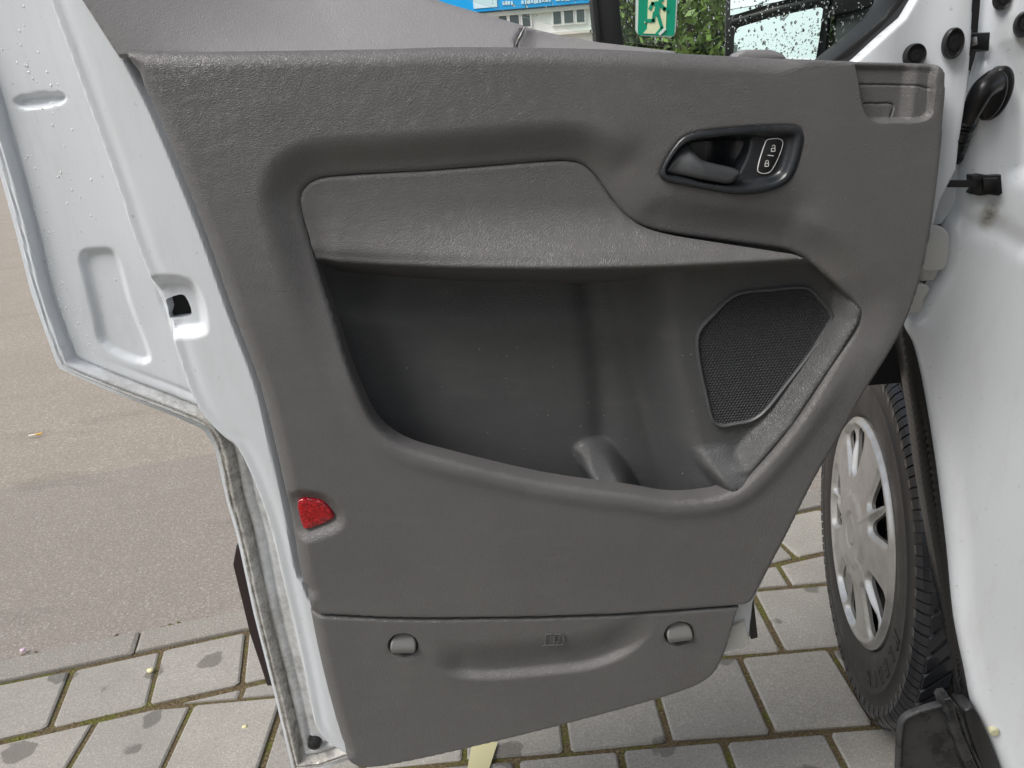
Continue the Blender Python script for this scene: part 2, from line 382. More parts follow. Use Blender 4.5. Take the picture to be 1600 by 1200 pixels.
M['petal'] = mat('petal', (.72, .66, .38), .6); M['pink'] = mat('pink_petal', (.75, .55, .68), .6); M['butt'] = mat('cigarette_paper', (.78, .72, .6), .7); M['butt2'] = mat('cigarette_filter', (.7, .42, .1), .7)

# ------------------------------------------------------------------ ground
def sheet(name, poly, z, m, kind='structure', thick=0.0):
    me = bpy.data.meshes.new(name); bm = bmesh.new()
    f = bm.faces.new([bm.verts.new((x, y, z)) for x, y in poly])
    if f.normal.z < 0: f.normal_flip()
    bm.to_mesh(me); bm.free(); me.materials.append(m); o = bpy.data.objects.new(name, me); C.objects.link(o); o['kind'] = kind; return o
K1 = [G(0, 1033), G(382, 954)]; K2 = [G(0, 1068), G(390, 980)]; K3 = [G(0, 1165), G(421, 1069)]
KA = math.radians(12.3); kd = np.array((math.cos(KA), math.sin(KA))); kn = np.array((-math.sin(KA), math.cos(KA)))   # along / across the kerb
k1 = np.mean([p @ kn for p in K1]); k2 = np.mean([p @ kn for p in K2]); k3 = np.mean([p @ kn for p in K3] + [G(1191, 877) @ kn, G(1287, 858) @ kn])
def KP(s, n): return kd*s + kn*n
ZJ = -0.0055
ground = sheet('ground', [(-400, -400), (400, -400), (400, 400), (-400, 400)], -0.035, M['asphalt2'])
road = sheet('road', [KP(-30, k1), KP(30, k1), KP(30, k1+1.02), KP(-30, k1+1.02)], -0.008, M['asphalt'])
r2 = np.mean([G(0, 700) @ kn, G(310, 645) @ kn])
far = sheet('old_road', [KP(-40, k1+1.02), KP(40, k1+1.02), KP(40, k1+14), KP(-40, k1+14)], -0.010, M['asphalt2'])
pave = sheet('pavement', [KP(-8, -4), KP(8, -4), KP(8, k1), KP(-8, k1)], ZJ, M['joint'])
pave['_base'] = (0, 0, 0)
# pavers: main field, cut where it meets the kerb row
FA = math.radians(0.4); fd = np.array((math.cos(FA), math.sin(FA))); fn = np.array((-math.sin(FA), math.cos(FA)))
o0 = G(1210, 1148); PW = .1935; y1 = G(1224, 1018) @ fn; PH = y1 - o0 @ fn; GAP = .0125
def clip_half(poly, n, dmax):                 # keep points with p.n <= dmax
    out = []
    for i in range(len(poly)):
        a, b = poly[i], poly[(i+1) % len(poly)]; da, db = a @ n - dmax, b @ n - dmax
        if da <= 0: out.append(a)
        if (da < 0) != (db < 0) and da != db: out.append(a + (b-a)*da/(da-db))
    return out
def area(p): return abs(sum(p[i][0]*p[(i+1) % len(p)][1]-p[(i+1) % len(p)][0]*p[i][1] for i in range(len(p))))/2
def slab_vf(poly, z0, z1, cham=.004):
    n = len(poly); c = np.mean(poly, 0); V = []; inner = []
    for p in poly:
        d = c - p; inner.append(p + d/np.linalg.norm(d)*cham*1.3)
    for p in poly: V.append((p[0], p[1], z0))
    for p in poly: V.append((p[0], p[1], z1-cham*.7))
    for p in inner: V.append((p[0], p[1], z1))
    Fs = [tuple(range(2*n, 3*n))]
    for i in range(n):
        j = (i+1) % n; Fs += [(i, j, n+j, n+i), (n+i, n+j, 2*n+j, 2*n+i)]
    return V, Fs
def rough_rect(x0, x1, y0, y1, r=.006):
    return [(x0+r, y0), (x1-r, y0), (x1, y0+r), (x1, y1-r), (x1-r, y1), (x0+r, y1), (x0, y1-r), (x0, y0+r)]
proto = None; restacc = Acc(); pcount = 0
def add_paver(V, Fs, name='paver', m=None):
    o = mesh_obj(name, V, Fs, m or M['paver'], pave, False); return o
hw, hh = (PW-GAP)/2, (PH-GAP)/2
pm_list = []
for k in range(4):
    pts = rough_rect(-hw, hw, -hh, hh); pts = [np.array(p) + rng.normal(0, .0011, 2) for p in pts]
    me = bpy.data.meshes.new('paver'); V, Fs = slab_vf(pts, -.06, 0); me.from_pydata(V, [], Fs); me.materials.append(M['paver']); pm_list.append(me)
for r in range(-6, 6):
    off = 0.0 if r % 2 == 0 else .5
    for cidx in range(-10, 9):
        cx, cy = (cidx + .5 + off)*PW, (r + .5)*PH
        ctr = o0 @ fd*fd + o0 @ fn*fn + cx*fd + cy*fn
        rect = [ctr + sx*hw*fd + sy*hh*fn for sx, sy in ((-1, -1), (1, -1), (1, 1), (-1, 1))]
        mx = max(p @ kn for p in rect)
        if mx < k3 - GAP/2:
            if ctr[1] < .55 or abs(ctr[0]) > 1.9: 
                restacc.add(*slab_vf([np.array(p) for p in rect], -.06, rng.normal(0, .001))); continue
            o = bpy.data.objects.new('paver', pm_list[rng.integers(4)]); C.objects.link(o); o.parent = pave
            o.location = (ctr[0], ctr[1], rng.normal(0, .0016)); o.rotation_euler = (rng.normal(0, .004), rng.normal(0, .004), FA + rng.normal(0, .004) + (math.pi if rng.random() < .5 else 0))
        else:
            p = clip_half(rect, kn, k3 - GAP*.9)
            if len(p) >= 3 and area(p) > .0012: add_paver(*slab_vf(p, -.06, rng.normal(0, .001)))
# kerb row: one course of pavers laid along the kerb
j0 = np.mean([G(75, 1142) @ kd, G(112, 1046) @ kd]); j1 = np.mean([G(225, 1108) @ kd, G(255, 1018) @ kd]); kp = j1 - j0
for i in range(-6, 16):
    a, b = j0 + i*kp, j0 + (i+1)*kp
    p = [KP(s, n) for s, n in rough_rect(a+GAP/2, b-GAP/2, k3+GAP*.6, k2-GAP*.9)]
    add_paver(*slab_vf([q + rng.normal(0, .001, 2) for q in p], -.06, rng.normal(.001, .0015)))
for i in range(-4, 7):
    a, b = j0 + i*.5 + .13, j0 + (i+1)*.5 + .13
    p = [KP(s, n) for s, n in rough_rect(a+.002, b-.002, k2, k1-.002, .004)]
    add_paver(*slab_vf([q + rng.normal(0, .0012, 2) for q in p], -.09, .004, .006), name='kerb_stone', m=M['kerb'])
ro = mesh_obj('pavers_beyond', restacc.V, restacc.F, M['paver'], pave, False); ro['kind'] = 'stuff'
ya, yb = G(745, 1160), G(752, 1215)
mk = sheet('yellow_marking', [G(728, 1215, .004), G(738, 1160, .004), G(778, 1160, .004), G(760, 1215, .004)], .0055, M['ypaint'])
# crumbs and moss along the joints
acc = Acc()
def blob(acc, c, r, sq=.6):
    n = 5; V = [(c[0], c[1], c[2]+r*sq)]
    for k in range(n):
        t = 2*math.pi*k/n + rng.random(); q = r*(.7+.6*rng.random()); V.append((c[0]+q*math.cos(t), c[1]+q*math.sin(t), c[2]-.001))
    acc.add(V, [(0, 1+k, 1+(k+1) % n) for k in range(n)])
for i in range(2600):
    s = rng.uniform(-1.6, 2.2); n = [k3, k2, k1][rng.choice(3, p=[.42, .4, .18])] + rng.normal(0, .007); p = KP(s, n); blob(acc, (p[0], p[1], -.005), rng.uniform(.0015, .006))
for i in range(4200):
    r = rng.integers(-3, 4); y = o0 @ fn + r*PH + rng.normal(0, .003); x = rng.uniform(-1.1, 1.1); p = x*fd + y*fn
    if p @ kn < k3: blob(acc, (p[0], p[1], -.006), rng.uniform(.0012, .0035))
mo = mesh_obj('moss', acc.V, acc.F, M['joint'], None, True, 0); mo['kind'] = 'stuff'
tag(mo, 'brown and green moss and grit in the joints between pavers', 'moss')
# dropped bits
def disc_bit(name, px, py, r, m, label, cat, group=None):
    p = G(px, py); V = [(0, 0, .004)]; n = 9
    for k in range(n):
        t = 2*math.pi*k/n; q = r*(.75+.4*rng.random()); V.append((q*math.cos(t), .75*q*math.sin(t), .0025+.003*rng.random()))
    V += [(v[0]*.9, v[1]*.9, -.001) for v in V[1:]]
    Fs = [(0, 1+k, 1+(k+1) % n) for k in range(n)] + [(1+k, n+1+k, n+1+(k+1) % n, 1+(k+1) % n) for k in range(n)]
    o = mesh_obj(name, V, Fs, m, None, True, 0); o.location = (p[0], p[1], .001); tag(o, label, cat, group); return o
disc_bit('petal', 235, 1049, .0075, M['petal'], 'pale yellow fallen petal on the kerb row, by a cross joint', 'petal')
disc_bit('petal', 383, 1137, .0065, M['petal'], 'small round yellowish petal on the paver nearest the door edge', 'petal')
disc_bit('petal', 36, 1017, .006, M['pink'], 'tiny pink petal on the asphalt just beyond the kerb', 'petal')
p0 = G(45, 681, .004); cb = root('cigarette_butt', (p0[0], p0[1], 0), 'cigarette butt with orange filter lying on the asphalt at left', 'cigarette butt')
p1 = G(56, 679, .004); p2 = G(66, 677, .004)
tube('paper', [(*p0, .004), (*p1, .004)], .0042, M['butt'], cb, 8); tube('filter', [(*p1, .004), (*p2, .004)], .0043, M['butt2'], cb, 8)

# ------------------------------------------------------------------ the van
van = root('van', (.62, .9, 0), 'white van with its front door standing open, grey door trim facing the camera', 'van')
Y0 = .77
DF = Frame((0, Y0, 0), (1, 0, 0), (0, -1, 0))           # plane of the open door
A11 = math.radians(11)
vd = np.array((math.sin(A11), math.cos(A11), 0)); vr = np.array((math.cos(A11), -math.sin(A11), 0))    # van forward, van right
BF = Frame((.60, .845, 0), vr, -vd)                      # rear-facing hinge pillar

trim_o = [(189, 80), (214, 79), (300, 80), (600, 76), (700, 73), (900, 75), (1000, 79), (1100, 85), (1330, 96), (1440, 99), (1464, 102), (1474, 110), (1476, 125), (1472, 200), (1462, 300), (1448, 390), (1430, 460), (1410, 510), (1385, 555), (1355, 602), (1310, 680), (1270, 750), (1230, 830), (1190, 905), (1172, 937), (1157, 943)]
seam = [(975, 956), (844, 960.5), (675, 963), (600, 962), (497, 957)]
trim_l = [(487, 950), (476, 921), (472, 919), (451, 812), (426, 702), (403, 609), (362, 500), (316, 369), (237, 175), (207, 115)]
TP = DF.px(np.concatenate([cr(trim_o, False, 4), np.array(seam), cr(trim_l, False, 4)]), -.004)
# ---- white door shell
sil = [(-120, -90), (-60, 70), (0, 267), (25, 358), (50, 458), (89, 566), (94, 575), (169, 609), (275, 650), (318, 670), (336, 697), (355, 783), (370, 833), (397, 958), (430, 1087), (452, 1180), (458, 1206)]
sil_b = [(500, 1201), (556, 1182), (700, 1125), (1100, 1018), (1140, 1006), (1164, 998), (1172, 930), (1250, 760), (1340, 600), (1400, 480), (1440, 380), (1457, 313), (1483, 263), (1487, 220), (1500, 143), (1506, 60), (1510, -90), (1455, -90), (1422, -2), (1404, 28), (1371, 56), (1328, 95), (1305, 112), (1335, 150), (1390, 300), (1350, 490), (1190, 780), (1090, 950), (620, 1095), (560, 1050), (500, 880), (380, 480), (262, 180), (222, 80), (195, 0), (165, -90)]
WS = -.045
shell_poly = np.concatenate([DF.px(cr(sil, False, 4), WS), DF.px(sil_b, WS)])
crease = [(35, -90), (73, 0), (131, 156), (187, 312), (206, 372), (244, 466), (259, 506), (308, 641), (350, 687), (367, 700), (413, 804), (447, 937), (472, 1046), (484, 1104), (492, 1138), (508, 1160), (540, 1180)]
polyA = np.concatenate([DF.px(cr(crease, False, 4), -.03), DF.px([(1500, 1500), (1700, 1500), (1700, -300), (35, -300)], -.03)])
emb = DF.px(cr([(125, 405), (131, 393), (150, 390), (172, 391), (184, 408), (203, 475), (231, 548), (233, 562), (222, 568), (158, 538), (146, 495), (130, 430)], True, 4), -.055)
pill = DF.px(cr([(22, 160), (30, 152), (92, 146), (101, 152), (96, 160), (32, 168)], True, 5), -.055)
dent = DF.px(cr([(232, 440), (294, 438), (312, 462), (322, 505), (319, 520), (280, 527), (262, 526)], True, 4), -.03)
lhole = DF.px(cr([(257, 470), (264, 466), (283, 461), (288, 464), (298, 491), (292, 496), (270, 500), (257, 501), (260, 485)], True, 3), -.04)
def shell_w(X, Z):
    dA = sd(polyA, X, Z); do = -sd(shell_poly, X, Z)
    left = 1 - S(-.12, -.02, X)
    dT = sd(TP, X, Z, margin=.05)
    w_ = -.030 - .026*S(-.004, .009, dA) - .014*S(.0135, .005, dT)*(1 - S(-.02, .05, X))
    w_ += -.0035*np.exp(-((dA+.012)/.006)**2)*left*.35
    outB = S(0, .006, dA)
    se = sd(emb, X, Z, margin=.05); w_ -= .006*S(.003, -.006, se)
    sp_ = sd(pill, X, Z, margin=.05); w_ -= .006*S(.002, -.004, sp_)
    sn = sd(dent, X, Z, margin=.05); w_ -= .013*S(.004, -.012, sn)
    hem = left*outB
    w_ += hem*(.010*(1-S(.009, .0125, do)) - .004*np.exp(-((do-.0145)/.002)**2) - .004*np.exp(-((do-.005)/.0012)**2)*.5)
    w_ -= roll(do, .004)
    low = S(.93, .80, Z)*left
    w_ += low*outB*(-.005*np.exp(-((do-.028)/.003)**2))
    # right-hand frame of the window: a soft raised fold
    rg = S(.28, .34, X)*S(1.10, 1.14, Z); w_ += rg*(.0022*np.sin((X-.36)*75) - .002)
    dirt = left*(np.clip(.55*(1-S(.010, .022, do))*outB, 0, 1)*S(1.12, .98, Z) + .85*low*outB + .16*outB*S(1.0, .9, Z) + .25*S(.003, -.012, sn)) - .3
    dirt += .10*np.exp(-((dA-.004)/.006)**2)*left
    dirt = np.where(X > .1, .12*S(.75, .6, Z)-.2, dirt)
    return w_, dirt
DOOR = heightfield('door', DF, shell_poly, shell_w, .0017, M['paint'], van, holes=[lhole], skirt=.05)
prism('latch_box', DF, DF.px([(240, 450), (315, 450), (315, 512), (240, 512)], -.06), -.10, -.062, M['void'], DOOR)
prism('outer_skin', DF, DF.px(list(sil) + sil_b, -.10), -.115, -.098, M['paint'], DOOR)
prism('side_moulding', DF, DF.px([(371, 850), (366, 878), (392, 985), (419, 1066), (480, 1066), (440, 850)], -.125), -.15, -.116, mat('moulding', (.022, .012, .014), .45), DOOR, bevel=.004)
# rubber stop at the lower corner
sp = DF.px([(491, 1163)], -.05)[0]
V, Fs = tube_vf([DF.p3(sp[0], sp[1], q) for q in (-.065, -.054, -.048, -.045, -.044)], [.0098, .0098, .0088, .005, .001], 20); mesh_obj('rubber_stop', V, Fs, M['rubber'], DOOR)
# black round plugs
def plug(px, py, rx, rz, w0, par, fr=DF, ring=True):
    c = fr.px([(px, py)], w0)[0]; prof = [(1.0, -.004), (1.0, .001), (.93, .0028), (.82, .0022), (.78, .0008), (.5, .0006), (.46, .0016), (.2, .0018), (.0, .0014)]
    n = 36; V = []; Fs = []
    for rr, ww in prof:
        for k in range(n):
            t = 2*math.pi*k/n; V.append(fr.p3(c[0]+rr*rx*math.cos(t), c[1]+rr*rz*math.sin(t), w0+ww))
    for i in range(len(prof)-1):
        for k in range(n): Fs.append((i*n+k, i*n+(k+1) % n, (i+1)*n+(k+1) % n, (i+1)*n+k))
    o = mesh_obj('rubber_plug', V, Fs, M['rubber'], par); fix_normals(o)
plug(1430, 87, .0105, .0112, -.026, DOOR); plug(1490, 68, .0098, .0142, -.024, DOOR)
# seals and metal foot at the door's lower front corner
prism('door_seal', DF, DF.px([(1162, 905), (1173, 905), (1183, 993), (1172, 996)], -.05), -.075, -.045, M['rubber'], DOOR, bevel=.002)
prism('corner_bracket', DF, DF.px([(1130, 975), (1160, 962), (1168, 998), (1125, 1008)], -.035), -.045, -.024, M['dirty_paint'], DOOR, bevel=.002)

# ---- grey trim
hole_px = [(466, 316), (469, 301), (479, 288), (497, 279), (524, 275), (662, 267), (775, 258), (850, 252), (887, 251), (910, 256), (929, 271), (962, 316), (985, 342), (1004, 354), (1037, 364), (1110, 375), (1200, 387), (1232, 392), (1258, 404), (1287, 427), (1317, 455), (1333, 471), (1342, 485), (1340, 506), (1305, 562), (1235, 667), (1175, 737), (1151, 758), (1123, 770), (1088, 776), (1046, 777), (990, 768), (850, 748), (700, 713), (640, 696), (610, 680), (585, 655), (565, 616), (542, 560), (524, 507), (501, 444), (482, 384), (470, 340)]
hole = DF.px(cr(hole_px, True, 4), -.008)
rec = DF.px(cr([(1334, 90), (1337, 120), (1345, 165), (1352, 181), (1364, 190), (1395, 191), (1436, 190), (1450, 183), (1456, 170), (1458, 130), (1459, 92)], True, 4), -.004)
trap = DF.px(cr([(1389, 189), (1396, 168), (1394, 162.5), (1370, 162), (1350, 162.5), (1347, 168)], False, 3), -.012)
gro = DF.px([(1338, 132), (1390, 132.5), (1430, 134), (1452, 140)], -.012)
refl = DF.px(cr([(466, 781), (499, 781), (511, 789), (522, 804), (522, 808), (519, 812), (484, 826), (477, 827), (473, 823)], True, 3), -.006)
hnd_px = cr([(1031, 273), (1036, 256), (1052, 229), (1066, 214), (1084, 206), (1150, 198), (1197, 195.5), (1236, 195), (1250, 199), (1255.5, 210), (1251, 241), (1238, 276), (1225, 289), (1208, 297), (1178, 303), (1154, 304), (1135, 302), (1075, 291), (1043, 284), (1034, 279)], True, 4)
hnd = DF.px(hnd_px, 0.0)
yl = lambda a, b: DF.px([a, b], 0.0)
ztop = lambda X: 1.0
top_line = DF.px([(196, 84), (1476, 110)], -.004)
tm = (top_line[1, 1]-top_line[0, 1])/(top_line[1, 0]-top_line[0, 0])
bev_out = DF.px([(430, 250), (900, 222)], 0)
TPtop = DF.px(cr(trim_o[:10], False, 3), -.004); TPleft = DF.px(cr(trim_l[1:], False, 3), -.004)
def trim_w(X, Z):
    do = -sd(TP, X, Z); zt = top_line[0, 1] + tm*(X-top_line[0, 0])
    dtop = dline(TPtop, X, Z); top = S(.035, .012, dtop); left = S(-.17, -.235, X)*S(.05, .02, do)
    rr = .0045 + .011*top*S(.31, .27, X)
    dlf = dline(TPleft, X, Z)
    zs = DF.px([(800, 955)], 0)[0, 1]
    w_ = -roll(do, rr) - .95*np.clip(.0135 - dlf, 0, 1)*(dlf < .0135) - .0015*np.exp(-((dlf-.0135)/.003)**2)
    w_ += .003*(1 - ((X-.05)/.4)**2)*.6
    dh = sd(hole, X, Z)
    up = S(.86, 1.03, Z)
    wt = np.maximum(up, .55*S(.18, .30, X)*S(.80, .9, Z))
    w_ -= .015*wt*(1 - S(-.002, .040, dh)) 
    w_ -= .004*wt*np.exp(-((dh-.043)/.012)**2)*0
    w_ -= roll(dh, .0055)*(.4+.6*(1-up))
    low = S(.95, .75, Z); w_ += .0025*low*np.exp(-((dh-.012)/.010)**2)
    # scoop beneath the handle, running into the arm-rest groove
    hc = DF.px([(1185, 318)], 0)[0]; hc2 = DF.px([(1010, 300)], 0)[0]
    ln = DF.px([(990, 262), (1040, 318), (1130, 338), (1230, 342)], 0); w_ -= .006*np.exp(-(dline(ln, X, Z)/.022)**2)
    # finger recess, top front corner
    sr = sd(rec, X, Z, margin=.05); c1, c2 = DF.px([(1415, 140), (1438, 140)], 0)[:, 0]
    dep = .013 - .0065*S(c1, c2, X)
    w_ -= dep*S(.0008, -.0045, sr)*(1 - .35*S(.008, .0, do))
    ins = S(.0, -.004, sr)
    w_ -= ins*.0016*np.exp(-(dline(gro, X, Z)/.0008)**2) + .0018*np.exp(-(dline(trap, X, Z)/.0008)**2)
    # seat of the red reflector
    sf = sd(refl, X, Z, margin=.06); w_ -= .009*S(.016, -.001, sf) 
    # seat of the handle bezel
    sh = sd(hnd, X, Z, margin=.05); w_ -= .004*S(.002, -.006, sh)
    return w_
rx0, rx1 = DF.px([(1334, 130), (1462, 130)], 0)[:, 0]; rz0, rz1 = DF.px([(1400, 195), (1400, 95)], 0)[:, 1]
TRIM = heightfield('door_trim', DF, TP, trim_w, .0024, M['trim'], van, holes=[hole, hnd.mean(0)+(hnd-hnd.mean(0))*.95], skirt=.022, refx=[(rx0, rx1, .0009)], refz=[(rz0, rz1, .0009)])
# ---- sill ledge and upper trim behind the sill
up_px = [(140, -10), (205, 92), (320, 94), (600, 92), (806, 86), (806, 66), (820, 39), (817, 37), (761, 20), (696, 0), (600, -36), (520, -70), (120, -70)]
up = DF.px(up_px, -.045)
ub = DF.px([(200, 82), (800, 74)], -.02)
upl = DF.px([(205, 92), (140, -10), (120, -70)], -.03)
up_px[0] = (141, -10)
def up_w(X, Z):
    zt = top_line[0, 1] + tm*(X-top_line[0, 0]); h = np.clip(Z - zt + .012, 0, .2); d = -sd(up, X, Z)
    return -.016 - .075*np.clip(h/.085, 0, 2)**.9*S(-.01, .20, X - np.interp(Z, upl[:, 1], upl[:, 0])) - .35*np.clip(h-.085, 0, 1)*0 - roll(d, .004)
heightfield('upper_trim', DF, up, up_w, .0035, M['upper'], TRIM, skirt=.03)
ramp_px = [(822, 40), (883, 54), (940, 64.5), (1000, 72), (1060, 79), (1060, 92), (809, 88), (808, 68)]
rp = DF.px(ramp_px, -.045)
heightfield('sail_cover', DF, rp, lambda X, Z: -.045 - .02*S(-.01, .03, Z-(top_line[0, 1]+tm*(X-top_line[0, 0]))) + .012*S(.0, .03, DF.px([(842, 60)], -.045)[0, 0]-X) - roll(-sd(rp, X, Z), .003), .0025, M['upper'], TRIM, skirt=.03)
tl = DF.px(cr([(800, 74), (900, 74.5), (1000, 78), (1100, 84), (1330, 95)], False, 6), -.02)
V = []; Fs = []
for i, (u, z) in enumerate(tl): V += [DF.p3(u, z-.004, -.012), DF.p3(u, z-.0018, -.03), DF.p3(u, z-.004, -.085), DF.p3(u, z-.03, -.086)]
for i in range(len(tl)-1):
    for k in range(3): Fs.append((4*i+k, 4*i+4+k, 4*i+5+k, 4*i+1+k))
mesh_obj('sill_ledge', V, Fs, M['upper'], TRIM)
lp = DF.px([(1150, 84), (1162, 78), (1200, 78), (1218, 84), (1225, 92), (1145, 92)], -.08); prism('sill_clip', DF, lp, -.10, -.07, M['upper'], TRIM, bevel=.003)

# ---- arm rest
arm_bot = [(1262, 398), (1245, 399), (1200, 402), (1060, 409), (1000, 411), (850, 414), (700, 416), (587, 414), (520, 411), (494, 408)]
arm_low = [(1275, 416), (1245, 432), (1200, 448), (1060, 470), (1000, 474), (850, 478), (700, 480), (587, 480), (525, 480), (508, 470)]
i0 = [k for k, p in enumerate(hole_px) if p == (1232, 392)][0]; 
arm_px = np.concatenate([cr(hole_px[:i0+2], False, 4), cr(arm_low, False, 3), cr([(496, 430), (484, 392), (470, 340)], False, 2)])
arm = DF.px(arm_px, -.012); ab = DF.px(arm_bot, .006)[::-1]
def arm_w(X, Z):
    zb = np.interp(X, ab[:, 0], ab[:, 1]); h = Z - zb; d = -sd(arm, X, Z)
    reach = .004 + .028*S(-.20, .10, X)
    sw = np.clip(1 - h/.058, 0, 1)
    hp_ = np.clip(h, 0, 1); sw = np.clip(1 - hp_/.058, 0, 1)
    w_ = -.014 + reach*sw**2 - roll(d, .004)*S(-.01, .01, h) - .0035*np.exp(-(h/.007)**2) - 2.55*np.clip(-h, 0, 1)*S(.0, .010, -h)
    w_ -= .004*S(.02, -.004, X - DF.px([(497, 380)], 0)[0, 0])*S(.0, .05, .06-h)
    return w_
ARM = heightfield('armrest', DF, arm, arm_w, .0024, M['trim'], TRIM, skirt=.0, sharp=70)

# ---- map pocket behind the opening
pk = DF.px(cr([(440, 330), (480, 235), (920, 215), (990, 300), (1100, 330), (1290, 372), (1362, 460), (1360, 520), (1200, 770), (1120, 880), (900, 880), (620, 860), (520, 720), (470, 520)], True, 4), -.05)
R1 = DF.px([(1030, 380), (1046, 478), (1064, 575), (1086, 665), (1105, 740), (1118, 800)], -.045)
CRs = DF.px([(905, 440), (915, 505), (925, 610), (932, 700), (938, 760)], -.07)
boss1 = DF.px(cr([(912, 724), (926, 714), (950, 716), (966, 735), (1000, 800), (960, 830), (945, 790)], True, 3), -.04)
boss2 = DF.px(cr([(1090, 706), (1112, 699), (1134, 700), (1150, 712), (1190, 760), (1160, 800), (1130, 760)], True, 3), -.03)
lipR = DF.px([(1346, 478), (1340, 506), (1305, 562), (1235, 667), (1175, 737), (1158, 752)], -.004)
def pk_w(X, Z):
    xr = np.interp(-Z, -R1[:, 1], R1[:, 0]); xc = np.interp(-Z, -CRs[:, 1], CRs[:, 0])
    t = X - xr
    w_ = -.080 + .048*S(-.058, .004, t) - .004*S(.004, .03, t)*0
    w_ -= .007*np.exp(-((X-xc-.012)/.016)**2)
    w_ += .006*S(.02, -.10, X-xc)*0
    # upper part sinks away behind the arm rest
    za = np.interp(X, ab[:, 0], ab[:, 1]); hh_ = Z - za
    w_ -= .022*S(-.095, -.03, hh_)*S(.02, -.06, t)
    for b, top, dp in ((boss1, (925, 714), .066), (boss2, (1110, 696), .032)):
        zt = DF.px([top], -.04)[0, 1]; s_ = sd(b, X, Z, margin=.05)
        w_ += dp*S(.010, -.009, s_)*S(-.012, .040, zt - Z)
    dl = dline(lipR, X, Z)
    w_ = w_ + np.maximum(-.006 - w_, 0)*(1 - S(.0, .021, dl))*S(.62, .70, Z)
    sh_ = sd(hole, X, Z); w_ = np.where(sh_ > .002, np.minimum(w_, -.016), w_)
    return w_
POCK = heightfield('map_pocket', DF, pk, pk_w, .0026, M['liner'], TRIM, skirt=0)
acc = Acc()
for k_ in range(40):
    u_, z_ = DF.px([(rng.uniform(540, 1080), rng.uniform(520, 740))], -.08)[0]; w0_ = float(pk_w(np.array([u_]), np.array([z_]))[0]); r_ = rng.uniform(.0004, .0010)
    V = [DF.p3(u_+r_*math.cos(t_), z_+r_*math.sin(t_)*.6, w0_+.0003) for t_ in np.linspace(0, 2*math.pi, 5, endpoint=False)] + [DF.p3(u_, z_, w0_+.0012)]
    acc.add(V, [(i_, (i_+1) % 5, 5) for i_ in range(5)])
lint = mesh_obj('lint', acc.V, acc.F, mat('lint', (.45, .43, .38), .9), TRIM); lint['kind'] = 'stuff'
# ---- speaker grille
gr_px = cr([(1086, 530), (1091, 513), (1112, 489), (1137, 464), (1158, 454), (1205, 449), (1249, 445.5), (1266, 449), (1285, 469), (1299, 487), (1300, 502), (1270, 548), (1230, 600), (1193, 645), (1172, 658), (1148, 663), (1126, 666), (1113, 660), (1107, 646), (1099, 612), (1091, 576)], True, 4)
GW = -.031
gp = DF.px(gr_px, GW); gc = gp.mean(0)
def inset(P, d):
    a = np.roll(P, 1, 0); b = np.roll(P, -1, 0); t = b - a; t /= np.linalg.norm(t, axis=1)[:, None]; n = np.stack([-t[:, 1], t[:, 0]], 1)
    if ((P + n*1e-4 - gc)**2).sum() > ((P - n*1e-4 - gc)**2).sum(): n = -n
    return P + n*d
rings = [(0, -.012), (0, .0035), (.001, .0048), (.0022, .0050), (.0036, .0038), (.0042, .0012), (.0042, -.004)]
V = []; Fs = []; n = len(gp)
for d, ww in rings: q = inset(gp, d); V.extend(DF.p3(q[:, 0], q[:, 1], np.full(n, GW+ww)))
for i in range(len(rings)-1):
    for k in range(n): Fs.append((i*n+k, i*n+(k+1) % n, (i+1)*n+(k+1) % n, (i+1)*n+k))
sg = mesh_obj('speaker_grille', V, Fs, M['grille'], TRIM); fix_normals(sg)
gi = inset(gp, .0030); acc = Acc(); pt = .00375
rr_, cc_ = np.meshgrid(np.arange(-40, 41), np.arange(-40, 41)); uu = gc[0] + (cc_ + .5*(rr_ % 2))*pt; zz = gc[1] + rr_*pt*.8660
keep = sd(gi, uu, zz) < -.0003
for u, z in zip(uu[keep], zz[keep]):
    if True:
        V = []; 
        for rad, ww in ((pt*.578, .0012), (pt*.47, .0022), (pt*.36, .0014), (pt*.30, -.002)):
            for k in range(6):
                t = math.pi/6 + k*math.pi/3; V.append(DF.p3(u+rad*math.cos(t), z+rad*math.sin(t), GW+ww))
        acc.add(V, [(i*6+k, i*6+(k+1) % 6, (i+1)*6+(k+1) % 6, (i+1)*6+k) for i in range(3) for k in range(6)] + [tuple(range(18, 24))])
gm = mesh_obj('grille_mesh', acc.V, acc.F, M['grille'], TRIM, True, 60); gm['kind'] = 'stuff'; fix_normals(gm)

# ---- door handle
cav = DF.px(cr([(1040, 270), (1055, 240), (1066, 228), (1081, 221), (1120, 215), (1167, 212.5), (1177, 217), (1174, 240), (1163, 264), (1152, 281), (1141, 288), (1110, 286), (1070, 278)], True, 4), .0)
def hnd_w(X, Z):
    d = -sd(hnd, X, Z); w_ = .003 - roll(d, .003)
    w_ -= .009*S(.0055, .014, d)
    w_ -= .0035*S(.0065, .0055, d)*S(.004, .0055, d)*0
    s_ = sd(cav, X, Z); 
    cx0, cx1 = DF.px([(1100, 230), (1178, 230)], 0)[:, 0]
    dep = .034 - .026*S(cx0+.012, cx1, X)
    w_ -= dep*S(.0012, -.006, s_)
    return w_
HB = heightfield('handle_bezel', DF, hnd, hnd_w, .0012, M['dark_plastic'], TRIM, skirt=.008)
lev_px = cr([(1040, 270), (1046, 257), (1056, 241), (1066, 230), (1080, 224), (1088, 238), (1098, 250), (1120, 257), (1152, 265), (1156, 270), (1150, 281), (1140, 287), (1112, 284), (1075, 277)], True, 4)
lev = DF.px(lev_px, .002)
lx0, lx1 = DF.px([(1041, 250), (1156, 270)], 0)[:, 0]
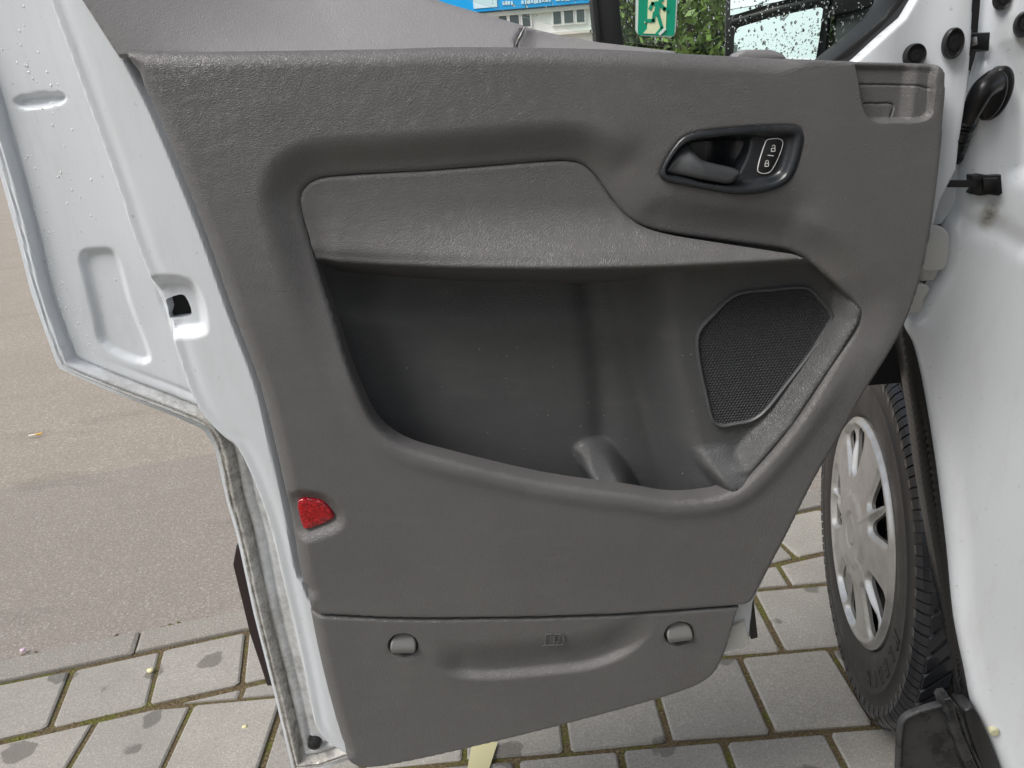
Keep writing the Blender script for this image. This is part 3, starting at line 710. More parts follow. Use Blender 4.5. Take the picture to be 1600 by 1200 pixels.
def lev_w(X, Z):
    d = -sd(lev, X, Z); t = np.clip((X-lx0)/(lx1-lx0), 0, 1); zc = np.interp(t, [0, .35, 1], [DF.px([(1055, 262)], 0)[0, 1], DF.px([(1085, 265)], 0)[0, 1], DF.px([(1150, 276)], 0)[0, 1]])
    return -.002 + .008*S(0, .5, t) - roll(d, .005) - 5.0*np.clip(Z-zc, 0, 1)**1.6
heightfield('handle_lever', DF, lev, lev_w, .0012, M['lever'], TRIM, skirt=.015)
sw_px = cr([(1198, 219), (1206, 217), (1217, 217), (1222, 221), (1221, 231), (1208, 261), (1201, 269), (1190, 270.5), (1184, 267), (1185, 256), (1194, 227)], True, 4)
sw = DF.px(sw_px, -.005); swb = prism('lock_switch', DF, sw, -.009, -.0035, M['black'], TRIM, bevel=.0008)
p3s = [DF.p3(a, b, -.0042) for a, b in np.concatenate([sw, sw[:2]])]
V, Fs = tube_vf(p3s, .00062, 6, False); mesh_obj('switch_ring', V, Fs, M['white_print'], TRIM)
def strokes(name, lines, wpx, w_, m, parent, fr=DF, th=.0003):
    acc = Acc()
    for ln in lines:
        P = fr.px(ln, w_); 
        for a, b in zip(P[:-1], P[1:]):
            t = (b-a)/max(np.linalg.norm(b-a), 1e-9); n_ = np.array((-t[1], t[0]))*wpx/2; e = t*wpx*.4
            q = [a-e+n_, a-e-n_, b+e-n_, b+e+n_]
            V = [fr.p3(x, z, w_) for x, z in q] + [fr.p3(x, z, w_-th) for x, z in q]
            acc.add(V, [(0, 1, 2, 3), (0, 4, 5, 1), (1, 5, 6, 2), (2, 6, 7, 3), (3, 7, 4, 0)])
    return mesh_obj(name, acc.V, acc.F, m, parent, False)
def lock_icon(cx, cy, opened):
    q = [(cx-3, cy), (cx+2.6, cy-.3), (cx+2.4, cy+4.3), (cx-3.2, cy+4.6), (cx-3, cy)]
    sh_ = [(cx-2.3, cy-.3), (cx-1.6, cy-4), (cx+.8, cy-5), (cx+2.4, cy-3.4), (cx+2.2, cy-.3)] if not opened else [(cx+2.2, cy-.3), (cx+2.6, cy-4), (cx+.6, cy-5.4), (cx-1.2, cy-4.6), (cx-1.4, cy-3.2)]
    return [q, sh_]
strokes('lock_symbol', lock_icon(1208.5, 232, True), .0007, -.0030, M['white_print'], TRIM); strokes('lock_symbol', lock_icon(1198.5, 255.5, False), .0007, -.0030, M['white_print'], TRIM)
strokes('switch_divider', [[(1200, 242.5), (1208.5, 243.5)]], .0007, -.0030, M['white_print'], TRIM); strokes('switch_seam', [[(1193, 241), (1216, 244)]], .0004, -.0032, M['void'], TRIM)
# ---- red reflector
def ref_w(X, Z): d = -sd(refl, X, Z); return -.0045 - roll(d, .0025) + .001*S(.0, .01, d)
heightfield('red_reflector', DF, refl, ref_w, .0013, M['red'], TRIM, skirt=.006)

# ---- lower storage cover
lid_l = [(482, 961), (495, 1025), (511, 1090), (525, 1140), (536, 1172), (549, 1191), (566, 1198), (595, 1196), (650, 1186), (760, 1161), (900, 1126), (1060, 1080.5), (1098, 1064), (1117, 1048), (1133, 1016), (1148, 965), (1154, 947.5)]
lidp = DF.px(np.concatenate([cr(lid_l, False, 4), np.array([(975, 960.5), (844, 965), (675, 967.5), (600, 966.5)])]), -.004)
lid_side = [(476, 921), (497, 1012), (517, 1125), (530, 1142)]
smile = DF.px(cr([(690, 1052), (716, 1060), (760, 1063), (850, 1056), (930, 1045), (985, 1022), (1015, 998)], False, 5), 0)
kn = [(630, 1010, 25.5), (1062, 992, 24.5)]
kc = [DF.px([(a, b)], 0)[0] for a, b, _ in kn]
LLl = DF.px([(470, 900), (482, 961), (495, 1025), (511, 1090), (525, 1140), (536, 1172)], -.004)
def lid_w(X, Z):
    d = -sd(lidp, X, Z); left = S(-.17, -.2, X)
    dll = dline(LLl, X, Z); w_ = -.001 - roll(d, .0035) - .95*np.clip(.012 - dll, 0, 1) - .0015*np.exp(-((dll-.012)/.003)**2)
    zs_ = np.interp(X, smile[:, 0], smile[:, 1]); inx = S(smile[0, 0]-.01, smile[0, 0]+.03, X)*S(smile[-1, 0]+.01, smile[-1, 0]-.05, X)
    h = Z - zs_; w_ -= .0085*inx*S(-.002, .010, h)*S(.065, .012, h)
    for (cx, cz) in kc:
        r_ = np.hypot(X-cx, (Z-cz)); w_ -= .007*S(.0190, .0172, r_); w_ -= .0015*S(.026, .017, r_)*S(cz+.004, cz-.012, Z)
    return w_
xk0, xk1 = kc[0][0]-.022, kc[0][0]+.022; xk2, xk3 = kc[1][0]-.022, kc[1][0]+.022
LID = heightfield('storage_cover', DF, lidp, lid_w, .0024, M['trim'], TRIM, skirt=.02, refx=[(xk0, xk1, .0013), (xk2, xk3, .0013)], refz=[(min(k[1] for k in kc)-.022, max(k[1] for k in kc)+.022, .0013)])
for (cx, cz), tilt in zip(kc, (-.08, .05)):
    th = np.linspace(0, 2*math.pi, 40, endpoint=False); kp_ = np.stack([cx + .0158*np.cos(th), cz + .0158*np.sin(th)], 1)
    # cut the lower right of the disc away, as a quarter-turn grip
    def kw(X, Z, cx=cx, cz=cz, tilt=tilt):
        u = (X-cx)*math.cos(tilt) + (Z-cz)*math.sin(tilt); v = -(X-cx)*math.sin(tilt) + (Z-cz)*math.cos(tilt)
        d = .0158 - np.hypot(X-cx, Z-cz)
        w_ = -.006 + .0095*S(.012, -.0035, v)*S(-.0128, -.0062, v) + .001
        w_ -= .0035*S(-.0118, -.0098, -np.abs(u))*0
        return w_ - roll(d, .0018)
    heightfield('turn_knob', DF, kp_, kw, .0009, M['knob'], TRIM, skirt=.004)
bk = [[(851, 1007), (853.5, 993), (857, 991.5), (863.5, 991.5), (866.5, 993), (870, 991.3), (877, 992), (881.5, 994), (879, 1008), (848.5, 1009)], [(867.5, 992.5), (864.5, 1006)], [(874, 995.5), (874, 996)], [(873.6, 999), (873.2, 1004)], [(869.5, 1004.3), (875, 1004)]]
strokes('handbook_symbol', bk, .0009, .00035, M['trim'], TRIM, DF, .0012)

# ---- window: glass, seal, divider, sign, rain
gl = DF.px([(380, -110), (700, -10), (830, 30), (950, 62), (1060, 76), (1290, 92), (1330, 90), (1410, 16), (1430, -110)], -.095)
WIN = prism('window', DF, gl, -.099, -.095, M['glass'], van)
def strip_px(a, b, wa, wb):
    a = np.array(a, float); b = np.array(b, float); t = (b-a)/np.linalg.norm(b-a); n_ = np.array((-t[1], t[0])); return [a+n_*wa, b+n_*wb, b-n_*wb, a-n_*wa]
prism('divider_bar', DF, DF.px([(917, -60), (960, -60), (974, 78), (938, 78)], -.088), -.106, -.083, M['black'], WIN, bevel=.002)
prism('divider_edge', DF, DF.px([(918, -60), (926, -60), (939, 78), (931, 78)], -.088), -.106, -.079, M['black'], WIN, bevel=.001)
prism('front_seal', DF, DF.px([(1292, 98), (1332, 98), (1352, 73), (1371, 55), (1404, 27.5), (1421, -2), (1440, -70), (1412, -70), (1399, -2), (1380, 26), (1340, 60)], -.05), -.095, -.045, M['rubber'], WIN, bevel=.004)
sg0 = [(994, -22), (1060, -22), (1055.5, 50), (1053, 56), (1048, 58), (1003, 56), (996, 53), (993, 47)]
def scale_poly(P, k): P = np.array(P, float); c_ = P.mean(0); return c_ + (P-c_)*k
SG = prism('exit_sign', DF, DF.px(sg0, -.092), -.0945, -.092, M['signwhite'], WIN); SG['label'] = 'green emergency exit sign with a running figure'
def flat(name, pts, w_, m): 
    P = DF.px(pts, w_); return prism(name, DF, P, w_-.0004, w_, m, WIN)
Q = lambda L_: [(980 + x/16, y/16) for x, y in L_]
flat('sign_field', Q([(295, -320), (1235, -320), (1180, 840), (1150, 895), (310, 880), (265, 840)]), -.0914, M['green'])
flat('sign_doorway', Q([(530, -260), (1005, -260), (965, 730), (850, 850), (400, 835), (500, 720)]), -.0909, M['cream'])
flat('sign_foot_panel', Q([(465, 480), (520, 465), (520, 580), (420, 575)]), -.0909, M['cream'])
strokes('running_figure', [Q([(575, 210), (635, 90), (800, 75)]), Q([(800, 75), (930, 225), (1000, 230)]), Q([(680, 330), (655, 515), (480, 520)]), Q([(760, 330), (865, 680)])], .0033, -.0903, M['green'], WIN, DF, .0003)
strokes('figure_torso', [Q([(770, 90), (735, 330)])], .0052, -.0900, M['green'], WIN, DF, .0003)
strokes('direction_mark', [Q([(740, 860), (860, 715)])], .0034, -.0903, M['green'], WIN, DF, .0003); strokes('direction_mark', [Q([(820, 845), (940, 725)])], .0026, -.0899, M['signwhite'], WIN, DF, .0003)
hp = DF.px(Q([(850, -20)]), -.09)[0]; th = np.linspace(0, 2*math.pi, 20, endpoint=False)
prism('figure_head', DF, np.stack([hp[0]+.0028*np.cos(th), hp[1]+.0028*np.sin(th)], 1), -.0907, -.0902, M['green'], WIN)
def drops(name, fr, pts, w_fn, m, parent, rmin, rmax, n=7, sqz=.55, st=1.0):
    acc = Acc(); PA = np.array(pts); W0 = np.broadcast_to(w_fn(PA[:, 0], PA[:, 1]), (len(PA),))
    for ip, (u, z) in enumerate(pts):
        r = rmin + (rmax-rmin)*rng.random()**3; w0 = W0[ip]; V = []; el = st*(.85+.4*rng.random())
        for rr, ww in ((1.0, 0), (.8, .6), (.42, .92)):
            for k in range(n):
                t = 2*math.pi*k/n; V.append(fr.p3(u+rr*r*math.cos(t), z+rr*r*el*math.sin(t), w0+ww*r*sqz))
        V.append(fr.p3(u, z, w0+r*sqz)); Fs = [(i*n+k, i*n+(k+1) % n, (i+1)*n+(k+1) % n, (i+1)*n+k) for i in range(2) for k in range(n)] + [(2*n+k, 2*n+(k+1) % n, 3*n) for k in range(n)] + [tuple(range(n-1, -1, -1))]
        acc.add(V, Fs)
    o = mesh_obj(name, acc.V, acc.F, m, parent, True, 0); o['kind'] = 'stuff'; fix_normals(o); return o
pts = []
while len(pts) < 1100:
    px, py = rng.uniform(700, 1410), rng.uniform(-40, 92)
    dens = .35 if px < 930 else (.6 if px < 1130 else 1.0)
    if rng.random() > dens: continue
    pts.append(DF.px([(px, py)], -.1)[0])
pts = np.array(pts); pts = list(pts[sd(gl, pts[:, 0], pts[:, 1]) < -.002])
RF = Frame((0, Y0, 0), (1, 0, 0), (0, -1, 0))
class Back(Frame):
    pass
acc_pts = pts
drops('rain_drops', DF, pts, lambda u, z: -.0951, M['water'], WIN, .0005, .0017)
# ---- rain on the white rear flange of the door
pts = []
for (x0, y0, x1, y1, n_) in ((5, 0, 140, 350, 40), (-5, 60, 130, 530, 90), (20, 0, 115, 330, 34), (50, 60, 190, 450, 34), (20, 240, 120, 560, 110), (40, 380, 150, 560, 90), (130, 560, 260, 625, 14), (160, 400, 215, 560, 12)):
    for k in range(n_):
        t = rng.random(); j = rng.normal(0, 7 if n_ > 30 else 2.2); pts.append(DF.px([(x0+(x1-x0)*t+j, y0+(y1-y0)*t)], -.054)[0])
pts = np.array(pts); pts = list(pts[(sd(polyA, pts[:, 0], pts[:, 1]) > .004) & (sd(shell_poly, pts[:, 0], pts[:, 1]) < -.014)])
drops('rain_drops', DF, pts, lambda u, z: shell_w(u, z)[0]-.0001, M['bead'], DOOR, .0004, .0013, 8, .55, 1.3)

# ---- exterior mirror, seen through the quarter glass
MF = Frame((0, 1.0, 0), (1, 0, 0), (0, -1, 0))
yaw = math.radians(24); MF = Frame((.45, 1.02, 0), (math.cos(yaw), math.sin(yaw)*-1, 0), (-math.sin(yaw), -math.cos(yaw), 0))
mo_px = [(1130, 120), (1134, -60), (1302, -90), (1296, 40), (1286, 120)]
MIR = prism('wing_mirror', MF, MF.px(cr(mo_px, True, 1), 0), -.05, 0, M['black'], van, bevel=.006)
def facet(name, pts, w_, m, tilt=.105):
    P = MF.px(pts, w_); zt = P[:, 1].max()
    return heightfield(name, MF, P, lambda X, Z: w_ + tilt*(zt - Z), .006, m, MIR, skirt=.003)
rim = [(1138, 33), (1140, -60), (1296, -90), (1292, -7), (1216, 8), (1150, 26)]
facet('mirror_glass', [(1142, 24), (1143, -50), (1290, -80), (1286, -14), (1215, 3), (1150, 23)], .0035, M['mirror'])
facet('wide_angle_glass', [(1146, 110), (1148, 52), (1154, 43), (1200, 29), (1240, 20), (1281, 11), (1286, 14), (1280, 62), (1272, 110)], .0035, M['mirror'])
prism('mirror_divider', MF, MF.px([(1140, 40), (1142, 30), (1215, 9), (1292, -8), (1290, 4), (1215, 20), (1150, 38)], .006), -.01, .010, M['black'], MIR, bevel=.003)
prism('mirror_arm', MF, MF.px([(1298, 110), (1304, 22), (1330, 15), (1372, -40), (1420, -40), (1400, 40), (1350, 110)], -.01), -.09, -.008, mat('mirror_arm_plastic', (.05, .06, .058), .45), MIR, bevel=.008)
prism('mirror_arm_cap', MF, MF.px([(1298, 26), (1304, -60), (1380, -80), (1372, 8), (1330, 20)], 0), -.07, .004, M['black'], MIR, bevel=.006)

# ---- hinge pillar of the body
L_px = [(1547, -100), (1545, 0), (1541, 40), (1536, 75), (1524, 108), (1510, 160), (1503, 223), (1499, 270), (1493, 318), (1478, 345), (1474, 370), (1466, 420), (1450, 447), (1437, 474), (1430, 488), (1417, 496), (1414, 510), (1427, 535), (1437, 570), (1452, 650), (1466, 742), (1480, 856), (1491, 966), (1508, 1050), (1519, 1104), (1536, 1138), (1550, 1168), (1566, 1210), (1590, 1290)]
bp = np.concatenate([BF.px(cr(L_px, False, 4), -.013), BF.px([(1900, 1290), (1980, 600), (1900, -100)], 0)])
val = BF.px([(1560, -60), (1556, 30), (1562, 70), (1580, 100), (1598, 150), (1600, 260)], 0)
val2 = BF.px([(1478, 330), (1520, 350), (1560, 360), (1600, 385)], 0)
def body_w(X, Z):
    d = -sd(bp, X, Z)
    w_ = -roll(d, .016)
    w_ -= .012*np.exp(-(dline(val, X, Z)/.014)**2)
    w_ -= .006*np.exp(-(dline(val2, X, Z)/.012)**2)
    w_ += .005*S(.002, .026, d)*S(1.0, .8, Z)
    w_ += .003*np.sin(Z*14)*S(.0, .02, d)
    lowb = S(.55, .30, Z)
    dirt = .22*lowb - .32 + .16*np.exp(-(d/.012)**2) + .10*np.exp(-(dline(val2, X, Z)/.03)**2)
    cs = BF.px([(1548, 318)], 0)[0]; dirt += 1.5*np.exp(-(((X-cs[0])/.012)**2 + ((Z-cs[1]+.012)/.022)**2))
    return w_, dirt
BODY = heightfield('front_pillar', BF, bp, body_w, .0028, M['paint2'], van, skirt=.008)
# black sealing strip down the wheel arch
st_l = [(1405, 500), (1412, 555), (1427, 650), (1443, 765), (1466, 902), (1480, 1016), (1492, 1085), (1500, 1104)]
st_r = [(1420, 505), (1437, 570), (1454, 650), (1468, 742), (1482, 856), (1493, 966), (1510, 1050), (1524, 1108)]
stp = BF.px(np.concatenate([cr(st_l, False, 4), cr(st_r, False, 4)[::-1]]), -.02)
heightfield('arch_seal', BF, stp, lambda X, Z: -.016 - roll(-sd(stp, X, Z), .006) - .004*np.exp(-((-sd(stp, X, Z)-.011)/.002)**2), .0025, M['rubber'], BODY, skirt=.03)
# check strap and its bracket
cs0 = DF.px([(1455, 287)], -.06)[0]; cs1 = BF.px([(1530, 287)], .012)[0]; a3 = DF.p3(*cs0, -.06); b3 = BF.p3(*cs1, .012)
mid = (a3+b3)/2; dd = (b3-a3); Ld = np.linalg.norm(dd[:2]); box('check_strap', mid, Ld, .004, .0075, M['black'], BODY, (dd[0]/Ld, dd[1]/Ld, dd[2]/Ld), (-dd[1]/Ld, dd[0]/Ld, 0), .0008)
prism('strap_bracket', BF, BF.px([(1517, 275), (1530, 272), (1544, 274), (1564, 273), (1566, 302), (1560, 306), (1545, 304), (1530, 306), (1516, 303), (1520, 296), (1518, 285)], .01), -.004, .012, M['black'], BODY, bevel=.002)
prism('strap_roller', BF, BF.px([(1536, 279), (1560, 278), (1561, 297), (1537, 299)], .018), .01, .018, M['rubber'], BODY, bevel=.003)
# wiring boot
gc3 = BF.px([(1556, 146)], .004)[0]
th = np.linspace(0, 2*math.pi, 40, endpoint=False); ov = np.stack([gc3[0] + .0155*np.cos(th) + .004*np.sin(th), gc3[1] + .027*np.sin(th)], 1)
BOOT = prism('wiring_boot', BF, ov, -.008, .010, M['rubber'], BODY, bevel=.005, seg=3)
ov2 = np.stack([gc3[0]-.006 + .0125*np.cos(th) + .004*np.sin(th), gc3[1]-.002 + .024*np.sin(th)], 1); prism('boot_flange', BF, ov2, .008, .017, M['rubber'], BODY, bevel=.004, seg=3)
path_px = [(1552, 128, .018), (1536, 140, .028), (1522, 165, .026), (1508, 195, .016), (1497, 222, .002), (1488, 246, -.014)]
P3 = np.array([BF.p3(*BF.px([(a, b)], c_)[0], c_) for a, b, c_ in path_px]); P3 = cr(P3, False, 16); m_ = len(P3)
rad = np.array([.0125 - .003*min(i/(m_*.5), 1) + (.0016*math.sin(i*1.9) if i > m_*.52 else 0) for i in range(m_)])
tube('bellows', P3, rad, M['rubber'], BODY, 18)
# round body plugs
plug(1601, 38, .0095, .0125, .002, BODY, BF); plug(1567, -4, .0085, .012, -.006, BODY, BF)
yp = BF.px([(1557, 1150)], .012)[0]
V, Fs = tube_vf([BF.p3(yp[0], yp[1], q) for q in (-.01, .0055, .0068, .0070)], [.0068, .0068, .0058, .001], 18); mesh_obj('sill_plug', V, Fs, mat('plug_wax', (.46, .45, .30), .6), BODY)
# hinge and brackets in the gap between door and body
HF = Frame((.5, .86, 0), (1, 0, 0), (0, -1, 0))
prism('door_hinge', HF, HF.px(cr([(1440, 352), (1462, 351), (1473, 360), (1475, 372), (1468, 416), (1452, 420), (1435, 418)], True, 3), 0), -.03, .012, M['dirty_paint'], BODY, bevel=.003)
prism('hinge_pin_bracket', HF, HF.px([(1438, 418), (1464, 419), (1456, 436), (1438, 438)], -.01), -.05, -.004, M['dirty_paint'], BODY, bevel=.002)
prism('lower_bracket', HF, HF.px(cr([(1425, 445), (1444, 443), (1449, 449), (1440, 465), (1436, 484), (1412, 488), (1400, 480)], True, 3), -.005), -.04, .002, M['dirty_paint'], BODY, bevel=.003)
prism('fender_edge', HF, HF.px([(1440, 330), (1486, 215), (1504, 222), (1498, 290), (1492, 322), (1470, 350), (1440, 356)], -.02), -.05, -.018, M['paint2'], BODY, bevel=.003)
prism('upper_hinge', HF, HF.px([(1500, 52), (1540, 51), (1538, 80), (1500, 78)], -.01), -.05, .0, M['black'], BODY, bevel=.003)
prism('hinge_bolt', HF, HF.px([(1521, 59), (1527, 57), (1528, 70), (1522, 72)], .004), -.004, .005, M['silver'], BODY, bevel=.002)
prism('gap_flange', HF, HF.px([(1506, 110), (1510, 110), (1506, 142), (1500, 146)], -.01), -.02, -.004, M['paint2'], BODY)
# wheel-arch lining and wing
WC = np.array((.628, 1.208, .345)); 
acc = Acc(); n = 40
for lo, hi, sgn in ((0, 1, 1),):
    V = []
    for a in np.linspace(math.radians(75), math.radians(150), n):
        for rr, off in ((.40, -.02), (.42, .10), (.42, .42)):
            V.append(WC + vd*(-rr*math.cos(a)) + np.array((0, 0, rr*math.sin(a))) + vr*off)
    Fs = [(3*i+k, 3*i+3+k, 3*i+4+k, 3*i+1+k) for i in range(n-1) for k in range(2)]
    acc.add(V, Fs)
al = mesh_obj('arch_liner', acc.V, acc.F, M['void'], BODY)
V, Fs = box_vf(WC + vr*.46 + np.array((0, 0, .15)), .02, 1.1, .9, vr, vd); mesh_obj('inner_arch_wall', V, Fs, M['void'], BODY, False)
V = []; arcn = 24; a0 = math.radians(82)
aa = np.linspace(a0, math.radians(180), arcn)
for a in aa:
    V.append(WC + vd*(-.40*math.cos(a)) + np.array((0, 0, .40*math.sin(a))) + vr*-.02)
for a in aa:
    V.append(WC + vd*(-.40*math.cos(a)*1.02) + np.array((0, 0, 1.02-.345)) + vr*-.02*math.sin(a))
mesh_obj('front_wing', V, [(i, i+1, arcn+i+1, arcn+i) for i in range(arcn-1)], M['paint2'], BODY)
box('gap_shade_box', (.71, 1.02, 1.15), .26, .02, .9, M['void'], BODY); box('gap_shade_box', (.60, 1.03, .87), .30, .02, .30, M['void'], BODY)  # near-black boxes stand in for the shade in the door gap

# ---- front wheel
WH = bpy.data.objects.new('wheel', None); C.objects.link(WH); WH.parent = van; WH['_base'] = van['_base']
WN = -vr
def wp(a, r, t): return WC + WN*a + vd*(r*math.cos(t)) + np.array((0, 0, r*math.sin(t)))
prof = [(-.02, .19), (-.008, .205), (.004, .214), (.012, .222), (.018, .236), (.0205, .252), (.0205, .268), (.0195, .280), (.0208, .2815), (.0208, .284), (.018, .2855), (.016, .297), (.0135, .305), (.0145, .307), (.0140, .3105), (.010, .314), (.004, .325), (-.004, .333), (-.014, .3375), (-.03, .3395), (-.10, .3405), (-.17, .3395), (-.186, .3375), (-.196, .333), (-.205, .32), (-.22, .28), (-.215, .23), (-.2, .2)]
n = 120; V = []; Fs = []
for a, r in prof:
    for k in range(n): V.append(wp(a*.55 if a > 0 else a, r, 2*math.pi*k/n))
for i in range(len(prof)-1):
    for k in range(n): Fs.append((i*n+k, i*n+(k+1) % n, (i+1)*n+(k+1) % n, (i+1)*n+k))
ty = mesh_obj('tyre', V, Fs, M['tyre'], WH, True, 60); fix_normals(ty)
acc = Acc(); nb = 62
def tblock(t0, t1, a0, a1, sk, r0=.336, r1=.3458):
    V = []
    for r, sh_ in ((r0, 0), (r1, .0012)):
        for t, a in ((t0, a0), (t1, a0), (t1, a1), (t0, a1)):
            tt = t + sk*(a-a0)*8 + (sh_*3 if t == t0 else -sh_*3); V.append(wp(a + (-sh_ if a == a0 else sh_), r - (.0045 if (a > -.006) else 0), tt))
    acc.add(V, [(4, 5, 6, 7), (0, 1, 5, 4), (1, 2, 6, 5), (2, 3, 7, 6), (3, 0, 4, 7)])
dt = 2*math.pi/nb
for k in range(nb):
    t = k*dt
    tblock(t, t+dt*.78, -.004, -.040, .5); tblock(t+dt*.4, t+dt*1.14, -.048, -.084, .9); tblock(t, t+dt*.8, -.092, -.128, -.9); tblock(t+.3*dt, t+dt*1.1, -.136, -.184, -.5)
    # shoulder lugs
    for q0, q1, ro, lift in ((.04, .46, .300, .0042), (.54, .94, .309, .0036)):
        pr = [(.0075, ro), (.0062, .3165), (.0010, .3275), (-.006, .3345), (-.012, .3375)]
        V = [wp(a + (lift*.75 if 0 < i_ < 5 else 0), r + (lift*.5 if 0 < i_ < 5 else 0), tt) for tt in (t+q0*dt, t+q1*dt) for i_, (a, r) in enumerate(pr)] + [wp(a - .006, r - .004, tt) for tt in (t+q0*dt, t+q1*dt) for (a, r) in pr]
        acc.add(V, [(i_, i_+1, 6+i_, 5+i_) for i_ in range(4)] + [(i_, 10+i_, 11+i_, i_+1) for i_ in range(4)] + [(5+i_, 6+i_, 16+i_, 15+i_) for i_ in range(4)])
tr = mesh_obj('tread_blocks', acc.V, acc.F, M['tread'], WH, False); tr['kind'] = 'stuff'; fix_normals(tr)
# raised maker's lettering on the sidewall
def letters(txt, t_start, dt_, r0, size, aoff):
    for i, ch in enumerate(txt):
        cu = bpy.data.curves.new('sidewall_letter', 'FONT'); cu.body = ch; cu.size = size; cu.extrude = .0011; cu.align_x = 'CENTER'; cu.offset = .0008
        ob = bpy.data.objects.new('tmp', cu); C.objects.link(ob); bpy.context.view_layer.update()
        me = bpy.data.meshes.new_from_object(ob); bpy.data.objects.remove(ob)
        t = t_start - i*dt_; rad_ = vd*math.cos(t) + np.array((0, 0, math.sin(t))); tan = np.cross(rad_, WN); tan = tan
        V = [wp(0, 0, 0)*0 + WC + WN*(aoff+v.co.z) + rad_*(r0+v.co.y) + tan*v.co.x for v in me.vertices]
        o = mesh_obj('sidewall_letter', V, [tuple(p.vertices) for p in me.polygons], M['tyre'], WH, False); bpy.data.meshes.remove(me); fix_normals(o)
letters('KLEBER', math.radians(180+8), -math.radians(9), .247, .036, .0113)
# cover
CF = Frame(WC, vd, WN); CF.O = np.array((WC[0], WC[1], 0)) + WN*.010
cR_ = .211; th = np.linspace(0, 2*math.pi, 120, endpoint=False)
circ = np.stack([cR_*np.cos(th), WC[2] + cR_*np.sin(th)], 1); holes_ = []
for k in range(10):
    t = math.radians(36*k + 9 + (7 if k % 2 else -7)); ss = .004 if k % 2 else -.004
    q = []
    for r, a in ((.108, -.006+ss*.4), (.108, .006+ss*.4), (.145, .020), (.174, .028), (.187, .024), (.190, .0), (.187, -.024), (.174, -.028), (.145, -.020)): q.append((r*math.cos(t) - a*math.sin(t), WC[2] + r*math.sin(t) + a*math.cos(t)))
    holes_.append(cr(q, True, 3))
def cov_w(X, Z):
    r = np.hypot(X, Z-WC[2]); ang = np.arctan2(Z-WC[2], X)
    w_ = -.004 + .008*S(.211, .200, r) - .004*S(.200, .190, r) + .010*S(.19, .05, r) + .004*S(.075, .062, r) - .003*S(.036, .032, r) + .002*S(.028, .024, r)
    w_ += .0018*np.cos(ang*5 - .8)*S(.05, .09, r)*S(.20, .16, r)
    w_ += .0025*np.exp(-((((ang-math.radians(27)) % math.radians(72)) - math.radians(36))*r/.0035)**2)*S(.05, .065, r)*S(.19, .17, r)
    for h in holes_: s_ = sd(h, X, Z, margin=.03); w_ -= .007*S(.010, -.001, s_)
    return w_
CV = heightfield('wheel_cover', CF, circ, cov_w, .0024, M['silver'], WH, holes=holes_, skirt=.006)
th = np.linspace(0, 2*math.pi, 48, endpoint=False)
prism('steel_rim', CF, np.stack([.206*np.cos(th), WC[2]+.206*np.sin(th)], 1), -.06, -.022, M['void'], WH)

# ---- mud flap and sill end
FF = Frame((.5, .835, 0), (1, 0, 0), (0, -1, 0))
fl = FF.px(cr([(1396, 1260), (1398, 1200), (1401, 1140), (1404, 1124), (1413, 1114), (1430, 1106), (1475, 1094), (1492, 1098), (1515, 1160), (1550, 1260)], True, 3), 0)
def flap_w(X, Z):
    d = -sd(fl, X, Z); return .0 + .008*S(.012, .004, d) - roll(d, .003)
FL = heightfield('mud_flap', FF, fl, flap_w, .0025, M['flap'], BODY, skirt=.006)
rib = FF.px([(1472, 1100), (1476, 1094), (1486, 1092), (1491, 1098), (1504, 1146), (1535, 1215), (1560, 1270), (1535, 1270), (1509, 1202), (1487, 1146)], .012)
RB = prism('flap_rib', FF, rib, -.01, .013, M['flap'], BODY, bevel=.003)
pts = []
while len(pts) < 60:
    t = rng.random(); q = FF.px([(1480+t*48+rng.normal(0, 5), 1098+t*110)], .013)[0]
    if sd(rib, np.array([q[0]]), np.array([q[1]]))[0] < -.003: pts.append(q)
drops('rain_drops', FF, pts, lambda u, z: .0129, M['dbead'], BODY, .0006, .002)
prism('sill_end_cap', FF, FF.px(cr([(1508, 1114), (1514, 1110), (1525, 1108), (1540, 1140), (1564, 1205), (1585, 1270), (1552, 1270), (1532, 1195), (1513, 1140)], True, 2), .005), -.03, .004, M['black'], BODY, bevel=.005)

# ---- rest of the van around the open doorway (unseen, added for shade and reflections)
def vp(f, r, z): return np.array((.60, .845, 0)) + vd*f + vr*r + np.array((0, 0, z))
box('side_panel', vp(-2.2, .06, 1.35), .08, 2.4, 1.9, M['paint2'], van, vr, vd, .03)
box('cab_roof', vp(-.9, .9, 2.42), 1.7, 5.0, .06, M['paint2'], van, vr, vd, .02)
box('seat', vp(-.75, .55, .95), .5, .55, .5, M['black'], van, vr, vd, .06)
box('cab_floor', vp(-.6, 1.25, .55), 1.5, 1.0, .1, M['black'], van, vr, vd, .02)
box('dashboard', vp(.30, 1.15, 1.05), 1.5, .4, .5, M['dark_plastic'], van, vr, vd, .05)

